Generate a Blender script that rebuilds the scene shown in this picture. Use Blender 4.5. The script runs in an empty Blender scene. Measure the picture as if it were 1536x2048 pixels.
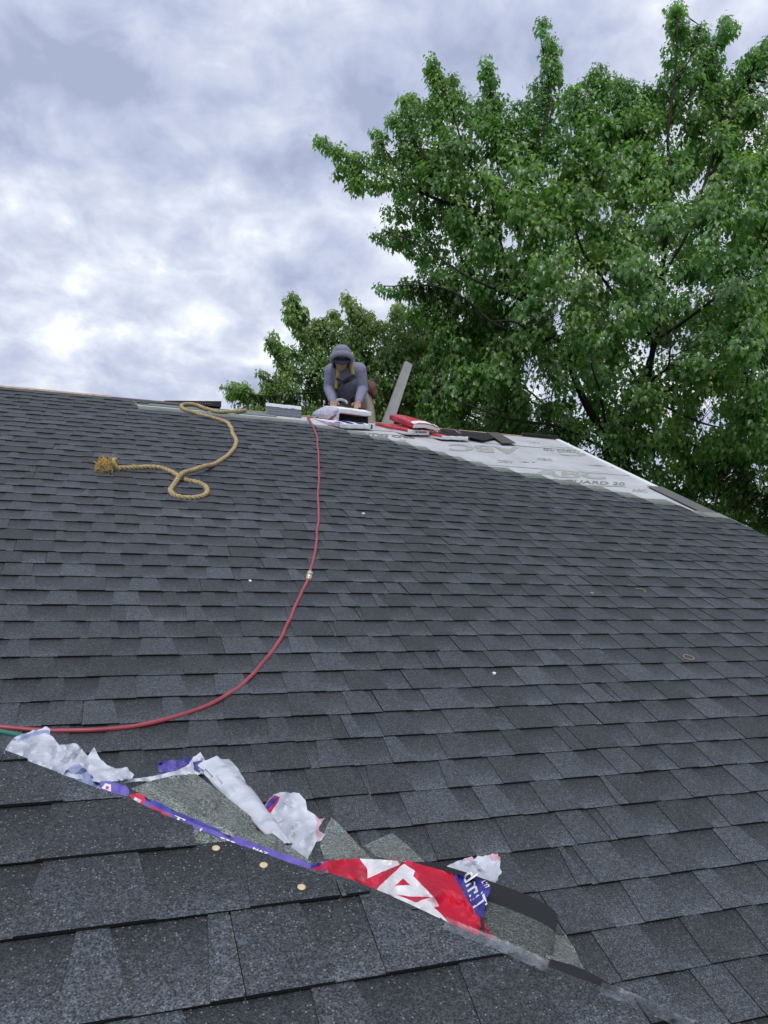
import bpy, bmesh, math, random
import numpy as np
from mathutils import Vector, Matrix, noise
from mathutils.geometry import delaunay_2d_cdt

random.seed(7); rng = np.random.default_rng(7)
S = bpy.context.scene
C = S.collection

# ------------------------------------------------------------------ camera
F, CX, CY = 1540.0, 768.0, 1024.0
PITCH, YAW, H = math.atan(213 / F), math.radians(20.2), 6.0
FW = Vector((math.sin(YAW) * math.cos(PITCH), math.cos(YAW) * math.cos(PITCH), math.sin(PITCH)))
RT = Vector((math.cos(YAW), -math.sin(YAW), 0))
UPV = RT.cross(FW)
EYE = Vector((0, 0, H))
cam = bpy.data.cameras.new('camera'); camo = bpy.data.objects.new('camera', cam); C.objects.link(camo)
camo.location = EYE; camo.rotation_euler = (math.pi / 2 + PITCH, 0, -YAW)
cam.sensor_fit = 'VERTICAL'; cam.sensor_height = 36; cam.sensor_width = 27
cam.lens = 36 * F / 2048; cam.clip_start = 0.05; cam.clip_end = 4000
S.camera = camo
S.view_settings.view_transform = 'Standard'; S.view_settings.look = 'None'
S.view_settings.exposure = 0.36; S.view_settings.gamma = 1.0; S.view_settings.use_curve_mapping = False
S.render.resolution_x, S.render.resolution_y = 768, 1024
S.cycles.max_bounces = 10; S.cycles.diffuse_bounces = 7; S.cycles.transparent_max_bounces = 12

# ------------------------------------------------------------------ sky and sun
SUN_EL, SUN_AZ = math.radians(52), math.radians(200)      # azimuth measured clockwise from +Y
W = bpy.data.worlds.new('World'); S.world = W; W.use_nodes = True
def node(nt, typ, **kw):
    n = nt.nodes.new(typ)
    for k, v in kw.items():
        if k in n.inputs.keys() if hasattr(n.inputs, 'keys') else False: n.inputs[k].default_value = v
        else: setattr(n, k, v)
    return n
def build_world():
    nt = W.node_tree; nt.nodes.clear(); L = nt.links.new
    out = node(nt, 'ShaderNodeOutputWorld'); bg = node(nt, 'ShaderNodeBackground'); bg.inputs['Strength'].default_value = 0.1
    L(bg.outputs[0], out.inputs[0])
    sky = node(nt, 'ShaderNodeTexSky', sky_type='NISHITA', sun_disc=False, sun_elevation=SUN_EL, sun_rotation=SUN_AZ)
    tc = node(nt, 'ShaderNodeTexCoord'); sx = node(nt, 'ShaderNodeSeparateXYZ'); L(tc.outputs['Generated'], sx.inputs[0])
    def m(op, a, b=None, c=None):
        n = node(nt, 'ShaderNodeMath', operation=op)
        for i, v in enumerate((a, b, c)):
            if v is None: continue
            if isinstance(v, (int, float)): n.inputs[i].default_value = v
            else: L(v, n.inputs[i])
        return n.outputs[0]
    zz = m('ADD', m('MAXIMUM', sx.outputs[2], 0.0), 0.42)
    cb = node(nt, 'ShaderNodeCombineXYZ')
    L(m('DIVIDE', sx.outputs[0], zz), cb.inputs[0]); L(m('DIVIDE', sx.outputs[1], zz), cb.inputs[1])
    cb.inputs[2].default_value = 3.7
    def nz(scale, det, rough, dist, off):
        mp = node(nt, 'ShaderNodeMapping'); mp.inputs['Location'].default_value = (off, off * 1.7, off * .3); L(cb.outputs[0], mp.inputs[0])
        n = node(nt, 'ShaderNodeTexNoise'); n.inputs['Scale'].default_value = scale; n.inputs['Detail'].default_value = det
        n.inputs['Roughness'].default_value = rough; n.inputs['Distortion'].default_value = dist; L(mp.outputs[0], n.inputs['Vector'])
        return n.outputs[0]
    big = nz(2.0, 2, .5, .1, 5.9); mid = nz(6.0, 5, .5, .15, 4.1); sml = nz(13.0, 6, .58, .35, 7.7)
    v = m('ADD', m('ADD', m('MULTIPLY', big, .24), m('MULTIPLY', mid, .46)), m('MULTIPLY', sml, .30))
    rp = node(nt, 'ShaderNodeValToRGB'); L(v, rp.inputs[0]); e = rp.color_ramp.elements
    e[0].position = .39; e[0].color = (3.2, 3.65, 5.1, 1); e[1].position = .60; e[1].color = (7.7, 8.1, 8.5, 1)
    for p_, c_ in ((.455, (4.2, 4.65, 6.1, 1)), (.51, (5.15, 5.55, 6.8, 1)), (.565, (6.4, 6.8, 7.7, 1))):
        q = e.new(p_); q.color = c_
    gap = nz(4.2, 4, .55, .2, 33.1)
    gr = node(nt, 'ShaderNodeValToRGB'); L(gap, gr.inputs[0]); g = gr.color_ramp.elements
    g[0].position = .25; g[0].color = (.75, .75, .75, 1); g[1].position = .35; g[1].color = (0, 0, 0, 1)
    mx = node(nt, 'ShaderNodeMix', data_type='RGBA'); L(gr.outputs[0], mx.inputs[0]); L(rp.outputs[0], mx.inputs[6])
    bl = node(nt, 'ShaderNodeMix', data_type='RGBA', blend_type='MULTIPLY'); bl.inputs[0].default_value = 1.0
    L(sky.outputs[0], bl.inputs[6]); bl.inputs[7].default_value = (1.0, 1.05, 1.5, 1)
    L(bl.outputs[2], mx.inputs[7])
    L(mx.outputs[2], bg.inputs['Color'])
build_world()
sun = bpy.data.lights.new('sun', 'SUN'); sun.energy = 1.5; sun.angle = math.radians(14); sun.color = (1, .96, .9)
suno = bpy.data.objects.new('sun', sun); C.objects.link(suno)
sd = Vector((math.sin(SUN_AZ) * math.cos(SUN_EL), math.cos(SUN_AZ) * math.cos(SUN_EL), math.sin(SUN_EL)))
suno.rotation_euler = sd.to_track_quat('Z', 'Y').to_euler(); suno.location = (0, 0, 30)

# ------------------------------------------------------------------ geometry of the place
TH, D0 = math.atan(.5), 1.495                      # main slope 6/12, eye 1.5 m off it
UM = Vector((0, math.cos(TH), math.sin(TH))); NM = Vector((0, -math.sin(TH), math.cos(TH)))
T2, D2 = math.radians(22.6), 0.841                 # near slope
UN = Vector((0, math.cos(T2), math.sin(T2))); NN = Vector((0, -math.sin(T2), math.cos(T2)))
RIDGE, RAKE, EAVE, LEFT = 7.56, 4.86, 0.2, -2.9
EXP = 0.143
def ray(x, y): return FW + RT * ((x - CX) / F) - UPV * ((y - CY) / F)
def kmain(x, y): r = ray(x, y); return -D0 / r.dot(NM)
def knear(x, y): r = ray(x, y); return -D2 / r.dot(NN)
def M(t, s, h=0.0): return EYE + Vector((t, 0, 0)) + UM * s + NM * (h - D0)
def N(t, s, h=0.0): return EYE + Vector((t, 0, 0)) + UN * s + NN * (h - D2)
def ts(x, y): p = ray(x, y) * kmain(x, y); return p.x, p.dot(UM)
def ts2(x, y): p = ray(x, y) * knear(x, y); return p.x, p.dot(UN)
def Q(x, y, k): return EYE + ray(x, y) * k
def B(x, y, f): return Q(x, y, knear(x, y) * (1 - f) + kmain(x, y) * f)     # f=0 near slope .. 1 main slope

# ------------------------------------------------------------------ helpers
def tag(o, label=None, cat=None, group=None, kind=None):
    if label: o['label'] = label
    if cat: o['category'] = cat
    if group: o['group'] = group
    if kind: o['kind'] = kind
    return o
def empty(name, loc, label=None, cat=None, group=None, kind=None):
    o = bpy.data.objects.new(name, None); C.objects.link(o); o.location = loc; o.empty_display_size = .1
    bpy.context.view_layer.update()
    return tag(o, label, cat, group, kind)
def link(name, me, mats, parent=None, smooth=False):
    if not isinstance(mats, (list, tuple)): mats = [mats]
    if not me.materials:
        for m_ in mats: me.materials.append(m_)
    if smooth:
        me.polygons.foreach_set('use_smooth', [True] * len(me.polygons))
    o = bpy.data.objects.new(name, me); C.objects.link(o)
    if parent is not None:
        o.parent = parent
        p = parent; off = Vector((0, 0, 0))
        while p is not None: off += p.location; p = p.parent
        o.location = -off
    return o
def mesh(name, verts, faces):
    me = bpy.data.meshes.new(name); me.from_pydata([tuple(v) for v in verts], [], faces); me.update(); return me
class MB:
    def __init__(s): s.v = []; s.f = []; s.mi = []
    def add(s, verts, faces, mi=0):
        o = len(s.v); s.v += [Vector(v) for v in verts]; s.f += [tuple(i + o for i in f) for f in faces]; s.mi += [mi] * len(faces)
    def hexa(s, a, mi=0):        # a = 8 corners: bottom 4 ccw, top 4 ccw
        s.add(a, [(3, 2, 1, 0), (4, 5, 6, 7), (0, 1, 5, 4), (1, 2, 6, 5), (2, 3, 7, 6), (3, 0, 4, 7)], mi)
    def box(s, o, x, y, z, mi=0):
        o, x, y, z = map(Vector, (o, x, y, z)); s.hexa([o, o + x, o + x + y, o + y, o + z, o + x + z, o + x + y + z, o + y + z], mi)
    def tube(s, pts, rad, n=8, mi=0, cap=True):
        pts = [Vector(p) for p in pts]
        if not isinstance(rad, (list, tuple)): rad = [rad] * len(pts)
        rings = []; nrm = None
        for i, p in enumerate(pts):
            t = (pts[min(i + 1, len(pts) - 1)] - pts[max(i - 1, 0)]).normalized()
            if nrm is None: nrm = t.orthogonal().normalized()
            nrm = (nrm - t * nrm.dot(t)); nrm = nrm.normalized() if nrm.length > 1e-6 else t.orthogonal().normalized()
            b = t.cross(nrm)
            rings.append([p + (nrm * math.cos(2 * math.pi * j / n) + b * math.sin(2 * math.pi * j / n)) * rad[i] for j in range(n)])
        v = [q for r in rings for q in r]; f = []
        for i in range(len(pts) - 1):
            for j in range(n):
                f.append((i * n + j, i * n + (j + 1) % n, (i + 1) * n + (j + 1) % n, (i + 1) * n + j))
        if cap: f.append(tuple(range(n - 1, -1, -1))); f.append(tuple((len(pts) - 1) * n + j for j in range(n)))
        s.add(v, f, mi)
    def build(s, name, mats, parent=None, smooth=False):
        me = mesh(name, s.v, s.f); o = link(name, me, mats, parent, smooth)
        me.polygons.foreach_set('material_index', s.mi); return o
def spline(pts, n=8):            # Catmull-Rom through points
    pts = [Vector(p) for p in pts]; out = []
    P = [pts[0] * 2 - pts[1]] + pts + [pts[-1] * 2 - pts[-2]]
    for i in range(1, len(P) - 2):
        a, b, c, d = P[i - 1:i + 3]
        for j in range(n):
            t = j / n
            out.append(.5 * ((2 * b) + (c - a) * t + (2 * a - 5 * b + 4 * c - d) * t * t + (3 * b - a - 3 * c + d) * t ** 3))
    out.append(pts[-1]); return out

# ------------------------------------------------------------------ materials
def mat(name, col, rough=.6, spec=.4, trans=0.0, noise_s=0, noise_a=0.0, bump=0.0, bump_s=200, metal=0.0, alpha=1.0, coat=0.0):
    m = bpy.data.materials.new(name); m.use_nodes = True; nt = m.node_tree; L = nt.links.new
    b = nt.nodes['Principled BSDF']; b.inputs['Base Color'].default_value = (*col, 1); b.inputs['Roughness'].default_value = rough
    b.inputs['Specular IOR Level'].default_value = spec; b.inputs['Metallic'].default_value = metal; b.inputs['Alpha'].default_value = alpha
    b.inputs['Coat Weight'].default_value = coat
    geo = nt.nodes.new('ShaderNodeNewGeometry')
    if noise_s:
        n = nt.nodes.new('ShaderNodeTexNoise'); n.inputs['Scale'].default_value = noise_s; n.inputs['Detail'].default_value = 5; L(geo.outputs['Position'], n.inputs['Vector'])
        mr = nt.nodes.new('ShaderNodeMapRange'); mr.inputs['From Min'].default_value = .3; mr.inputs['From Max'].default_value = .7
        mr.inputs['To Min'].default_value = 1 - noise_a; mr.inputs['To Max'].default_value = 1 + noise_a; L(n.outputs[0], mr.inputs[0])
        mx = nt.nodes.new('ShaderNodeVectorMath'); mx.operation = 'SCALE'; mx.inputs[0].default_value = col; L(mr.outputs[0], mx.inputs['Scale'])
        L(mx.outputs[0], b.inputs['Base Color'])
    if bump:
        n2 = nt.nodes.new('ShaderNodeTexNoise'); n2.inputs['Scale'].default_value = bump_s; n2.inputs['Detail'].default_value = 4; L(geo.outputs['Position'], n2.inputs['Vector'])
        bp = nt.nodes.new('ShaderNodeBump'); bp.inputs['Strength'].default_value = bump; bp.inputs['Distance'].default_value = .01; L(n2.outputs[0], bp.inputs['Height'])
        L(bp.outputs[0], b.inputs['Normal'])
    if trans:
        tr = nt.nodes.new('ShaderNodeBsdfTranslucent'); tr.inputs[0].default_value = (*col, 1)
        ms = nt.nodes.new('ShaderNodeMixShader'); ms.inputs[0].default_value = trans
        L(b.outputs[0], ms.inputs[1]); L(tr.outputs[0], ms.inputs[2]); L(ms.outputs[0], nt.nodes['Material Output'].inputs[0])
    return m

def granule_mat(name, base, light, speck=.55, rough=.72):
    """asphalt shingle: ceramic granules; per-tab blend in 'tone', bare headlap in 'lap'"""
    m = bpy.data.materials.new(name); m.use_nodes = True; nt = m.node_tree; L = nt.links.new
    b = nt.nodes['Principled BSDF']; b.inputs['Roughness'].default_value = rough; b.inputs['Specular IOR Level'].default_value = .5
    geo = nt.nodes.new('ShaderNodeNewGeometry')
    def math_(op, a, c=None):
        n = nt.nodes.new('ShaderNodeMath'); n.operation = op
        for i, v in enumerate((a, c)):
            if v is None: continue
            if isinstance(v, (int, float)): n.inputs[i].default_value = v
            else: L(v, n.inputs[i])
        return n.outputs[0]
    def nz(scale, det=2):
        n = nt.nodes.new('ShaderNodeTexNoise'); n.inputs['Scale'].default_value = scale; n.inputs['Detail'].default_value = det
        L(geo.outputs['Position'], n.inputs['Vector']); return n.outputs[0]
    tone = nt.nodes.new('ShaderNodeAttribute'); tone.attribute_name = 'tone'
    lap = nt.nodes.new('ShaderNodeAttribute'); lap.attribute_name = 'lap'
    def mrange(v, a, c, d, e):
        n = nt.nodes.new('ShaderNodeMapRange'); L(v, n.inputs[0])
        for i, q in enumerate((a, c, d, e)): n.inputs[i + 1].default_value = q
        return n.outputs[0]
    fine = math_('MULTIPLY', mrange(nz(330, 2), .36, .64, .22, 1.80), mrange(nz(120, 3), .34, .66, .70, 1.30))
    midn = mrange(nz(60, 4), .3, .7, .82, 1.18)
    big = mrange(nz(3.5, 4), .3, .7, .82, 1.18)
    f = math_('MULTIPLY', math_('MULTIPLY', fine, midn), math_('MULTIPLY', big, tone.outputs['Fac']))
    mixc = nt.nodes.new('ShaderNodeMix'); mixc.data_type = 'RGBA'; mixc.inputs[6].default_value = (*base, 1); mixc.inputs[7].default_value = (*light, 1)
    L(lap.outputs['Fac'], mixc.inputs[0])
    cool = nt.nodes.new('ShaderNodeMix'); cool.data_type = 'RGBA'; cool.blend_type = 'MULTIPLY'; cool.inputs[7].default_value = (.96, 1.02, 1.06, 1)
    L(mrange(nz(14, 3), .42, .62, 0, 1), cool.inputs[0]); L(mixc.outputs[2], cool.inputs[6])
    sc = nt.nodes.new('ShaderNodeVectorMath'); sc.operation = 'SCALE'; L(cool.outputs[2], sc.inputs[0]); L(f, sc.inputs['Scale'])
    vo = nt.nodes.new('ShaderNodeTexVoronoi'); vo.inputs['Scale'].default_value = 250; L(geo.outputs['Position'], vo.inputs['Vector'])
    sep = nt.nodes.new('ShaderNodeSeparateColor'); L(vo.outputs['Color'], sep.inputs[0])
    sp = math_('MULTIPLY', math_('LESS_THAN', vo.outputs['Distance'], .33), math_('GREATER_THAN', sep.outputs[0], .90))
    sp = math_('MULTIPLY', sp, speck)
    m2 = nt.nodes.new('ShaderNodeMix'); m2.data_type = 'RGBA'; L(sp, m2.inputs[0]); L(sc.outputs[0], m2.inputs[6]); m2.inputs[7].default_value = (.30, .31, .32, 1)
    L(m2.outputs[2], b.inputs['Base Color'])
    bp = nt.nodes.new('ShaderNodeBump'); bp.inputs['Strength'].default_value = .55; bp.inputs['Distance'].default_value = .0022; L(nz(520, 2), bp.inputs['Height'])
    L(bp.outputs[0], b.inputs['Normal'])
    return m
MAT_SH = granule_mat('shingle_granules', (.036, .042, .049), (.17, .195, .166))
MAT_SCRAP = granule_mat('scrap_granules', (.145, .16, .145), (.17, .185, .165), .6)
MAT_EDGE = mat('asphalt_cut_edge', (.012, .012, .014), .7, .3)
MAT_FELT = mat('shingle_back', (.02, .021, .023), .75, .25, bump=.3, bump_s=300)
MAT_UL = mat('underlayment_white', (.46, .48, .505), .5, .35, noise_s=4.0, noise_a=.12, bump=.5, bump_s=9)
MAT_INK = mat('grey_ink', (.33, .33, .32), .6, .3, noise_s=30, noise_a=.25)
MAT_INK2 = mat('dark_ink', (.20, .20, .19), .6, .3, noise_s=30, noise_a=.2)
MAT_OSB = mat('wood_sheathing', (.36, .27, .18), .8, .2, noise_s=25, noise_a=.3)
MAT_WHITEPAINT = mat('white_trim', (.78, .79, .79), .4, .4)
MAT_SIDING = mat('siding', (.62, .60, .55), .6, .3, noise_s=2, noise_a=.08)
MAT_BROWN = mat('brown_cap_shingle', (.085, .082, .08), .85, .3, noise_s=300, noise_a=.4)
MAT_ROPE = mat('manila_rope', (.43, .34, .18), .85, .2, noise_s=60, noise_a=.30, bump=.5, bump_s=500)
MAT_YELLOW = mat('yellow_fibre', (.58, .38, .09), .8, .2, noise_s=80, noise_a=.3)
MAT_HOSE = mat('red_rubber', (.31, .055, .068), .42, .4, noise_s=14, noise_a=.18)
MAT_TEAL = mat('teal_rubber', (.02, .15, .13), .45, .4)
MAT_METAL = mat('brass_fitting', (.55, .50, .38), .35, .5, metal=.8)
MAT_NAIL = mat('nail_head', (.62, .50, .30), .45, .5, metal=.15, noise_s=300, noise_a=.2)
MAT_WRAP = mat('white_film', (.66, .69, .77), .24, .5, trans=.12, noise_s=14, noise_a=.10, bump=.38, bump_s=24)
MAT_WRAPBLUE = mat('pale_blue_film', (.30, .36, .56), .4, .5, trans=.15, noise_s=40, noise_a=.25, bump=.2, bump_s=35)
MAT_WRAPPINK = mat('pale_pink_film', (.70, .42, .48), .4, .5, trans=.15, noise_s=40, noise_a=.2, bump=.2, bump_s=35)
MAT_RED = mat('red_film', (.60, .012, .045), .33, .5, trans=.08, bump=.45, bump_s=30)
MAT_BLUE = mat('blue_film', (.045, .04, .27), .33, .5, trans=.06, noise_s=30, noise_a=.25, bump=.25, bump_s=40)
MAT_PURPLE = mat('violet_film', (.13, .09, .42), .35, .5, trans=.06, noise_s=40, noise_a=.3, bump=.25, bump_s=40)
MAT_PRINT = mat('white_print', (.76, .76, .78), .4, .4, bump=.3, bump_s=40)
MAT_STAIN = mat('rust_stain', (.33, .25, .18), .7, .2)
MAT_BLACK = mat('black_plastic', (.012, .012, .013), .5, .4)
MAT_BOARD = mat('grey_board', (.27, .27, .28), .6, .3, noise_s=12, noise_a=.10)
MAT_GRASS = mat('grass', (.06, .09, .03), .9, .2, noise_s=3, noise_a=.3)

def film_mat():
    m = bpy.data.materials.new('release_film'); m.use_nodes = True; nt = m.node_tree; L = nt.links.new
    b = nt.nodes['Principled BSDF']; b.inputs['Base Color'].default_value = (.30, .34, .40, 1); b.inputs['Roughness'].default_value = .3
    geo = nt.nodes.new('ShaderNodeNewGeometry'); n = nt.nodes.new('ShaderNodeTexNoise'); n.inputs['Scale'].default_value = 38; n.inputs['Detail'].default_value = 5
    L(geo.outputs['Position'], n.inputs['Vector']); r = nt.nodes.new('ShaderNodeMapRange'); L(n.outputs[0], r.inputs[0])
    r.inputs[1].default_value = .38; r.inputs[2].default_value = .68; r.inputs[3].default_value = .06; r.inputs[4].default_value = .36
    L(r.outputs[0], b.inputs['Alpha']); return m
MAT_FILM = film_mat()

# ------------------------------------------------------------------ ground
def ground():
    n = 40; R = 1500
    v = [(math.cos(2 * math.pi * i / n) * R, math.sin(2 * math.pi * i / n) * R, 0) for i in range(n)]
    o = link('ground', mesh('ground', v, [tuple(range(n))]), MAT_GRASS); tag(o, kind='structure')
ground()

# ------------------------------------------------------------------ house
house = empty('house', (1.0, 7.4, 0), 'house with charcoal shingled roof partly bare to white printed underlayment', 'house')

def clip(poly, a, b, c):         # keep a*x+b*y<=c
    out = []
    for i in range(len(poly)):
        p, q = poly[i], poly[(i + 1) % len(poly)]
        dp, dq = a * p[0] + b * p[1] - c, a * q[0] + b * q[1] - c
        if dp <= 0: out.append(p)
        if (dp < 0 < dq) or (dq < 0 < dp):
            k = dp / (dp - dq); out.append((p[0] + (q[0] - p[0]) * k, p[1] + (q[1] - p[1]) * k))
    return out
SH_H, SH_W = .337, 1.0
def layout(seed):                # teeth of one laminated shingle: list of (x0,x1 at butt, lean0, lean1)
    r = random.Random(seed); x = r.uniform(-.05, .03); teeth = []
    while x < SH_W:
        w = r.choice((.09, .11, .13, .15, .18)) + r.uniform(-.01, .01)
        a, b_ = max(0, x), min(SH_W, x + w)
        if b_ - a > .03: teeth.append((a, b_, r.uniform(.002, .028) if a > 0 else 0, r.uniform(.002, .028) if b_ < SH_W else 0, r.uniform(.70, 1.36)))
        x += w + r.choice((.07, .09, .11, .13))
    return teeth, r.uniform(.82, 1.16)
def shingle_geo(lay, to, tone_k=1.0, clips=(), dx=0, dy=0):
    """to(x,y,h)->world/local point. returns verts, faces, mats, tone, lap"""
    teeth, gapt = lay; V = []; Fc = []; MI = []; TO = []; LA = []
    def slope(y): return .0120 * (1 - y / SH_H)
    def slab(poly, h0, th, tf, lap):
        for (a, b_, c) in clips: poly = clip(poly, a, b_, c - a * dx - b_ * dy)
        if len(poly) < 3: return
        o = len(V); n = len(poly)
        for (x, y) in poly: V.append(to(x, y, slope(y) + h0)); TO.append(.8); LA.append(0)
        for (x, y) in poly: V.append(to(x, y, slope(y) + h0 + th)); TO.append(tf(x, y)); LA.append(lap)
        Fc.append(tuple(o + n + i for i in range(n))); MI.append(0)
        for i in range(n):
            j = (i + 1) % n; Fc.append((o + i, o + j, o + n + j, o + n + i)); MI.append(1)
    g = gapt * tone_k
    w = SH_W - .003
    # base layer: exposed gaps are a darker blend next to the course above, lighter at the butt
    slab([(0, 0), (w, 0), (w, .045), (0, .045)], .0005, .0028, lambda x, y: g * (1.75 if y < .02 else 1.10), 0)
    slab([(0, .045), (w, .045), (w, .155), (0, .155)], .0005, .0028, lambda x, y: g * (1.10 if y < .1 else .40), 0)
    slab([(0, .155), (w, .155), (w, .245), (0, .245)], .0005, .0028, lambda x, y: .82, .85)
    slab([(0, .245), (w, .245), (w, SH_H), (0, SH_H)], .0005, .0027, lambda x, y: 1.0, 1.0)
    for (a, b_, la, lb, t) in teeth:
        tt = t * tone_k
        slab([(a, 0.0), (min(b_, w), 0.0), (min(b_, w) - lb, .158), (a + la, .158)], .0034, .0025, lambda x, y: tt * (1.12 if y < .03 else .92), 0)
    return V, Fc, MI, TO, LA
def shingle_mesh(geo, name='shingle'):
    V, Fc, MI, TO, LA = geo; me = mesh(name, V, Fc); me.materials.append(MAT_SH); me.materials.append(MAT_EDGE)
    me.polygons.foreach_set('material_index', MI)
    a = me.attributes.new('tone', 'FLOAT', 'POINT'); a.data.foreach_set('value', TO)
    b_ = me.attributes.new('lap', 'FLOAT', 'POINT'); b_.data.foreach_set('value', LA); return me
LAY = [layout(100 + i) for i in range(24)]
R_M = Matrix(((1, 0, 0), (0, UM.y, NM.y), (0, UM.z, NM.z))).to_4x4()      # local shingle axes -> world on the main slope
R_N = Matrix(((1, 0, 0), (0, UN.y, NN.y), (0, UN.z, NN.z))).to_4x4()
PROTO = {}
def proto(i, tk):
    key = (i, tk)
    if key not in PROTO: PROTO[key] = shingle_mesh(shingle_geo(LAY[i], lambda x, y, h: Vector((x, y, h)), tk))
    return PROTO[key]

# stair-stepped front of the laid courses: right end t for a course whose butt is at s
STEP = [(4.7, 9.9), (5.0, 4.42), (5.30, 4.03), (5.5, 3.67), (5.65, 3.40), (5.85, 3.12), (6.1, 2.93), (6.3, 2.75), (6.5, 2.53), (6.9, 2.00), (7.03, 1.50), (7.06, .25), (7.40, .20), (7.56, .15)]
def end_at(s):
    if s <= STEP[0][0]: return 9.9
    for (a, ta), (b_, tb) in zip(STEP, STEP[1:]):
        if a <= s <= b_:
            if ta > 9: return 9.9 if s < 4.78 else 4.60
            return ta + (tb - ta) * (s - a) / (b_ - a)
    return -9
roof = empty('roof_slope', M(0, 0), None); roof.parent = house; roof.location = M(0, 0) - house.location
# deck, under everything
def plane_box(name, t0, t1, s0, s1, h0, h1, m, parent, fn=M):
    b = MB(); b.hexa([fn(t0, s0, h0), fn(t1, s0, h0), fn(t1, s1, h0), fn(t0, s1, h0), fn(t0, s0, h1), fn(t1, s0, h1), fn(t1, s1, h1), fn(t0, s1, h1)])
    return b.build(name, m, parent)
plane_box('roof_deck', LEFT - .02, RAKE - .004, EAVE, RIDGE - .004, -.05, -.012, MAT_OSB, house)
# shingles
S0 = ts(768, 1667)[1] - EXP * 12       # course grid anchored on one course line
rows = []
i = 0; s = S0
while s < RIDGE - .05:
    if s > EAVE - .01: rows.append(s)
    s += EXP
todo = []
for ci, s in enumerate(rows):
    te = end_at(s)
    step_ph = (ci * .165) % 1.0 + (.31 if (ci // 6) % 2 else 0)
    if te < 9:
        t = te - SH_W; right = te
    else:
        t = RAKE + step_ph - .2; right = RAKE
    sj = 0
    while t > LEFT - SH_W:
        todo.append((ci, t, s + random.uniform(-.0035, .0035), te < 9 and sj == 0)); t -= SH_W; sj += 1
def frame_depth(p):
    d = p - EYE; k = d.dot(FW)
    if k < .2: return 99, False
    x, y = CX + d.dot(RT) / k * F, CY - d.dot(UPV) / k * F
    return k, (-250 < x < 1700 and 700 < y < 2150)
cand = []
for (ci, t, s, _) in todo:
    c = [frame_depth(M(t + a, s + .07)) for a in (0, .25, .5, .75, 1.0)]
    vis = any(q[1] for q in c); cand.append((c[2][0] if vis else 99 + c[2][0]))
order = sorted(range(len(todo)), key=lambda q: cand[q])
single = set(order[:262])
stuff = ([], [], [], [], [])
MRI = lambda t, s: M(t, s, .002)
for q, (ci, t, s, last) in enumerate(todo):
    li = random.randrange(len(LAY)); tk = random.choice((.88, .96, 1.04, 1.12)); rot = random.uniform(-.0022, .0022); lift = random.uniform(0, .0012)
    cl = []
    if t + SH_W > RAKE + .012: cl.append((1, 0, RAKE + .012))
    if t < LEFT: cl.append((-1, 0, -LEFT))
    if s + SH_H > RIDGE - .075: cl.append((0, 1, RIDGE - .075))
    org = M(t, s, .004 + lift)
    if q in single and not cl:
        o = bpy.data.objects.new('shingle', proto(li, tk)); C.objects.link(o); o.parent = roof
        mw = Matrix.Translation(org - M(0, 0)) @ R_M @ Matrix.Rotation(rot, 4, 'Z'); o.matrix_local = mw
    else:
        cr, sr = math.cos(rot), math.sin(rot)
        to = lambda x, y, h: org + Vector((1, 0, 0)) * (x * cr - y * sr) + UM * (x * sr + y * cr) + NM * h
        g = shingle_geo(LAY[li], to, tk, cl, t, s)
        if not g[0]: continue
        if q in single:
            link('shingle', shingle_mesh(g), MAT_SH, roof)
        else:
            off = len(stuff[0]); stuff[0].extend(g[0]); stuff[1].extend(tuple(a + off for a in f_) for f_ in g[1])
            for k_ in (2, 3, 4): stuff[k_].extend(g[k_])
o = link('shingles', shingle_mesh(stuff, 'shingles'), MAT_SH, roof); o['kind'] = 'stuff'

# underlayment: lapped sheets below the bare corner, each a hair above the lower one
sheets = []
lap_s = [4.55, 5.10, 6.18, 7.10, RIDGE - .045]
for k_ in range(4):
    b = MB(); n = 60; t0, t1 = -1.2, RAKE - .01; s0, s1 = lap_s[k_] - .09, lap_s[k_ + 1]
    vs = []
    for a in range(n + 1):
        for c_ in range(9):
            t = t0 + (t1 - t0) * a / n; s = s0 + (s1 - s0) * c_ / 8
            if c_ == 0: s += .008 * noise.noise(Vector((t * 2.1, k_, 0)))
            if c_ == 8 and k_ == 3: s += .02 * noise.noise(Vector((t * 1.7, k_, 5)))
            h = -.010 + .0022 * k_ + .0022 * max(0, noise.noise(Vector((t * 1.4, s * 5, k_ * 3.1)))) + (.0015 if c_ == 0 else 0)
            vs.append(M(t, s, h))
    fs = [(a * 9 + c_, (a + 1) * 9 + c_, (a + 1) * 9 + c_ + 1, a * 9 + c_ + 1) for a in range(n) for c_ in range(8)]
    sheets.append(link('underlayment_sheet', mesh('underlayment_sheet', vs, fs), MAT_UL, house, True))

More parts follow.
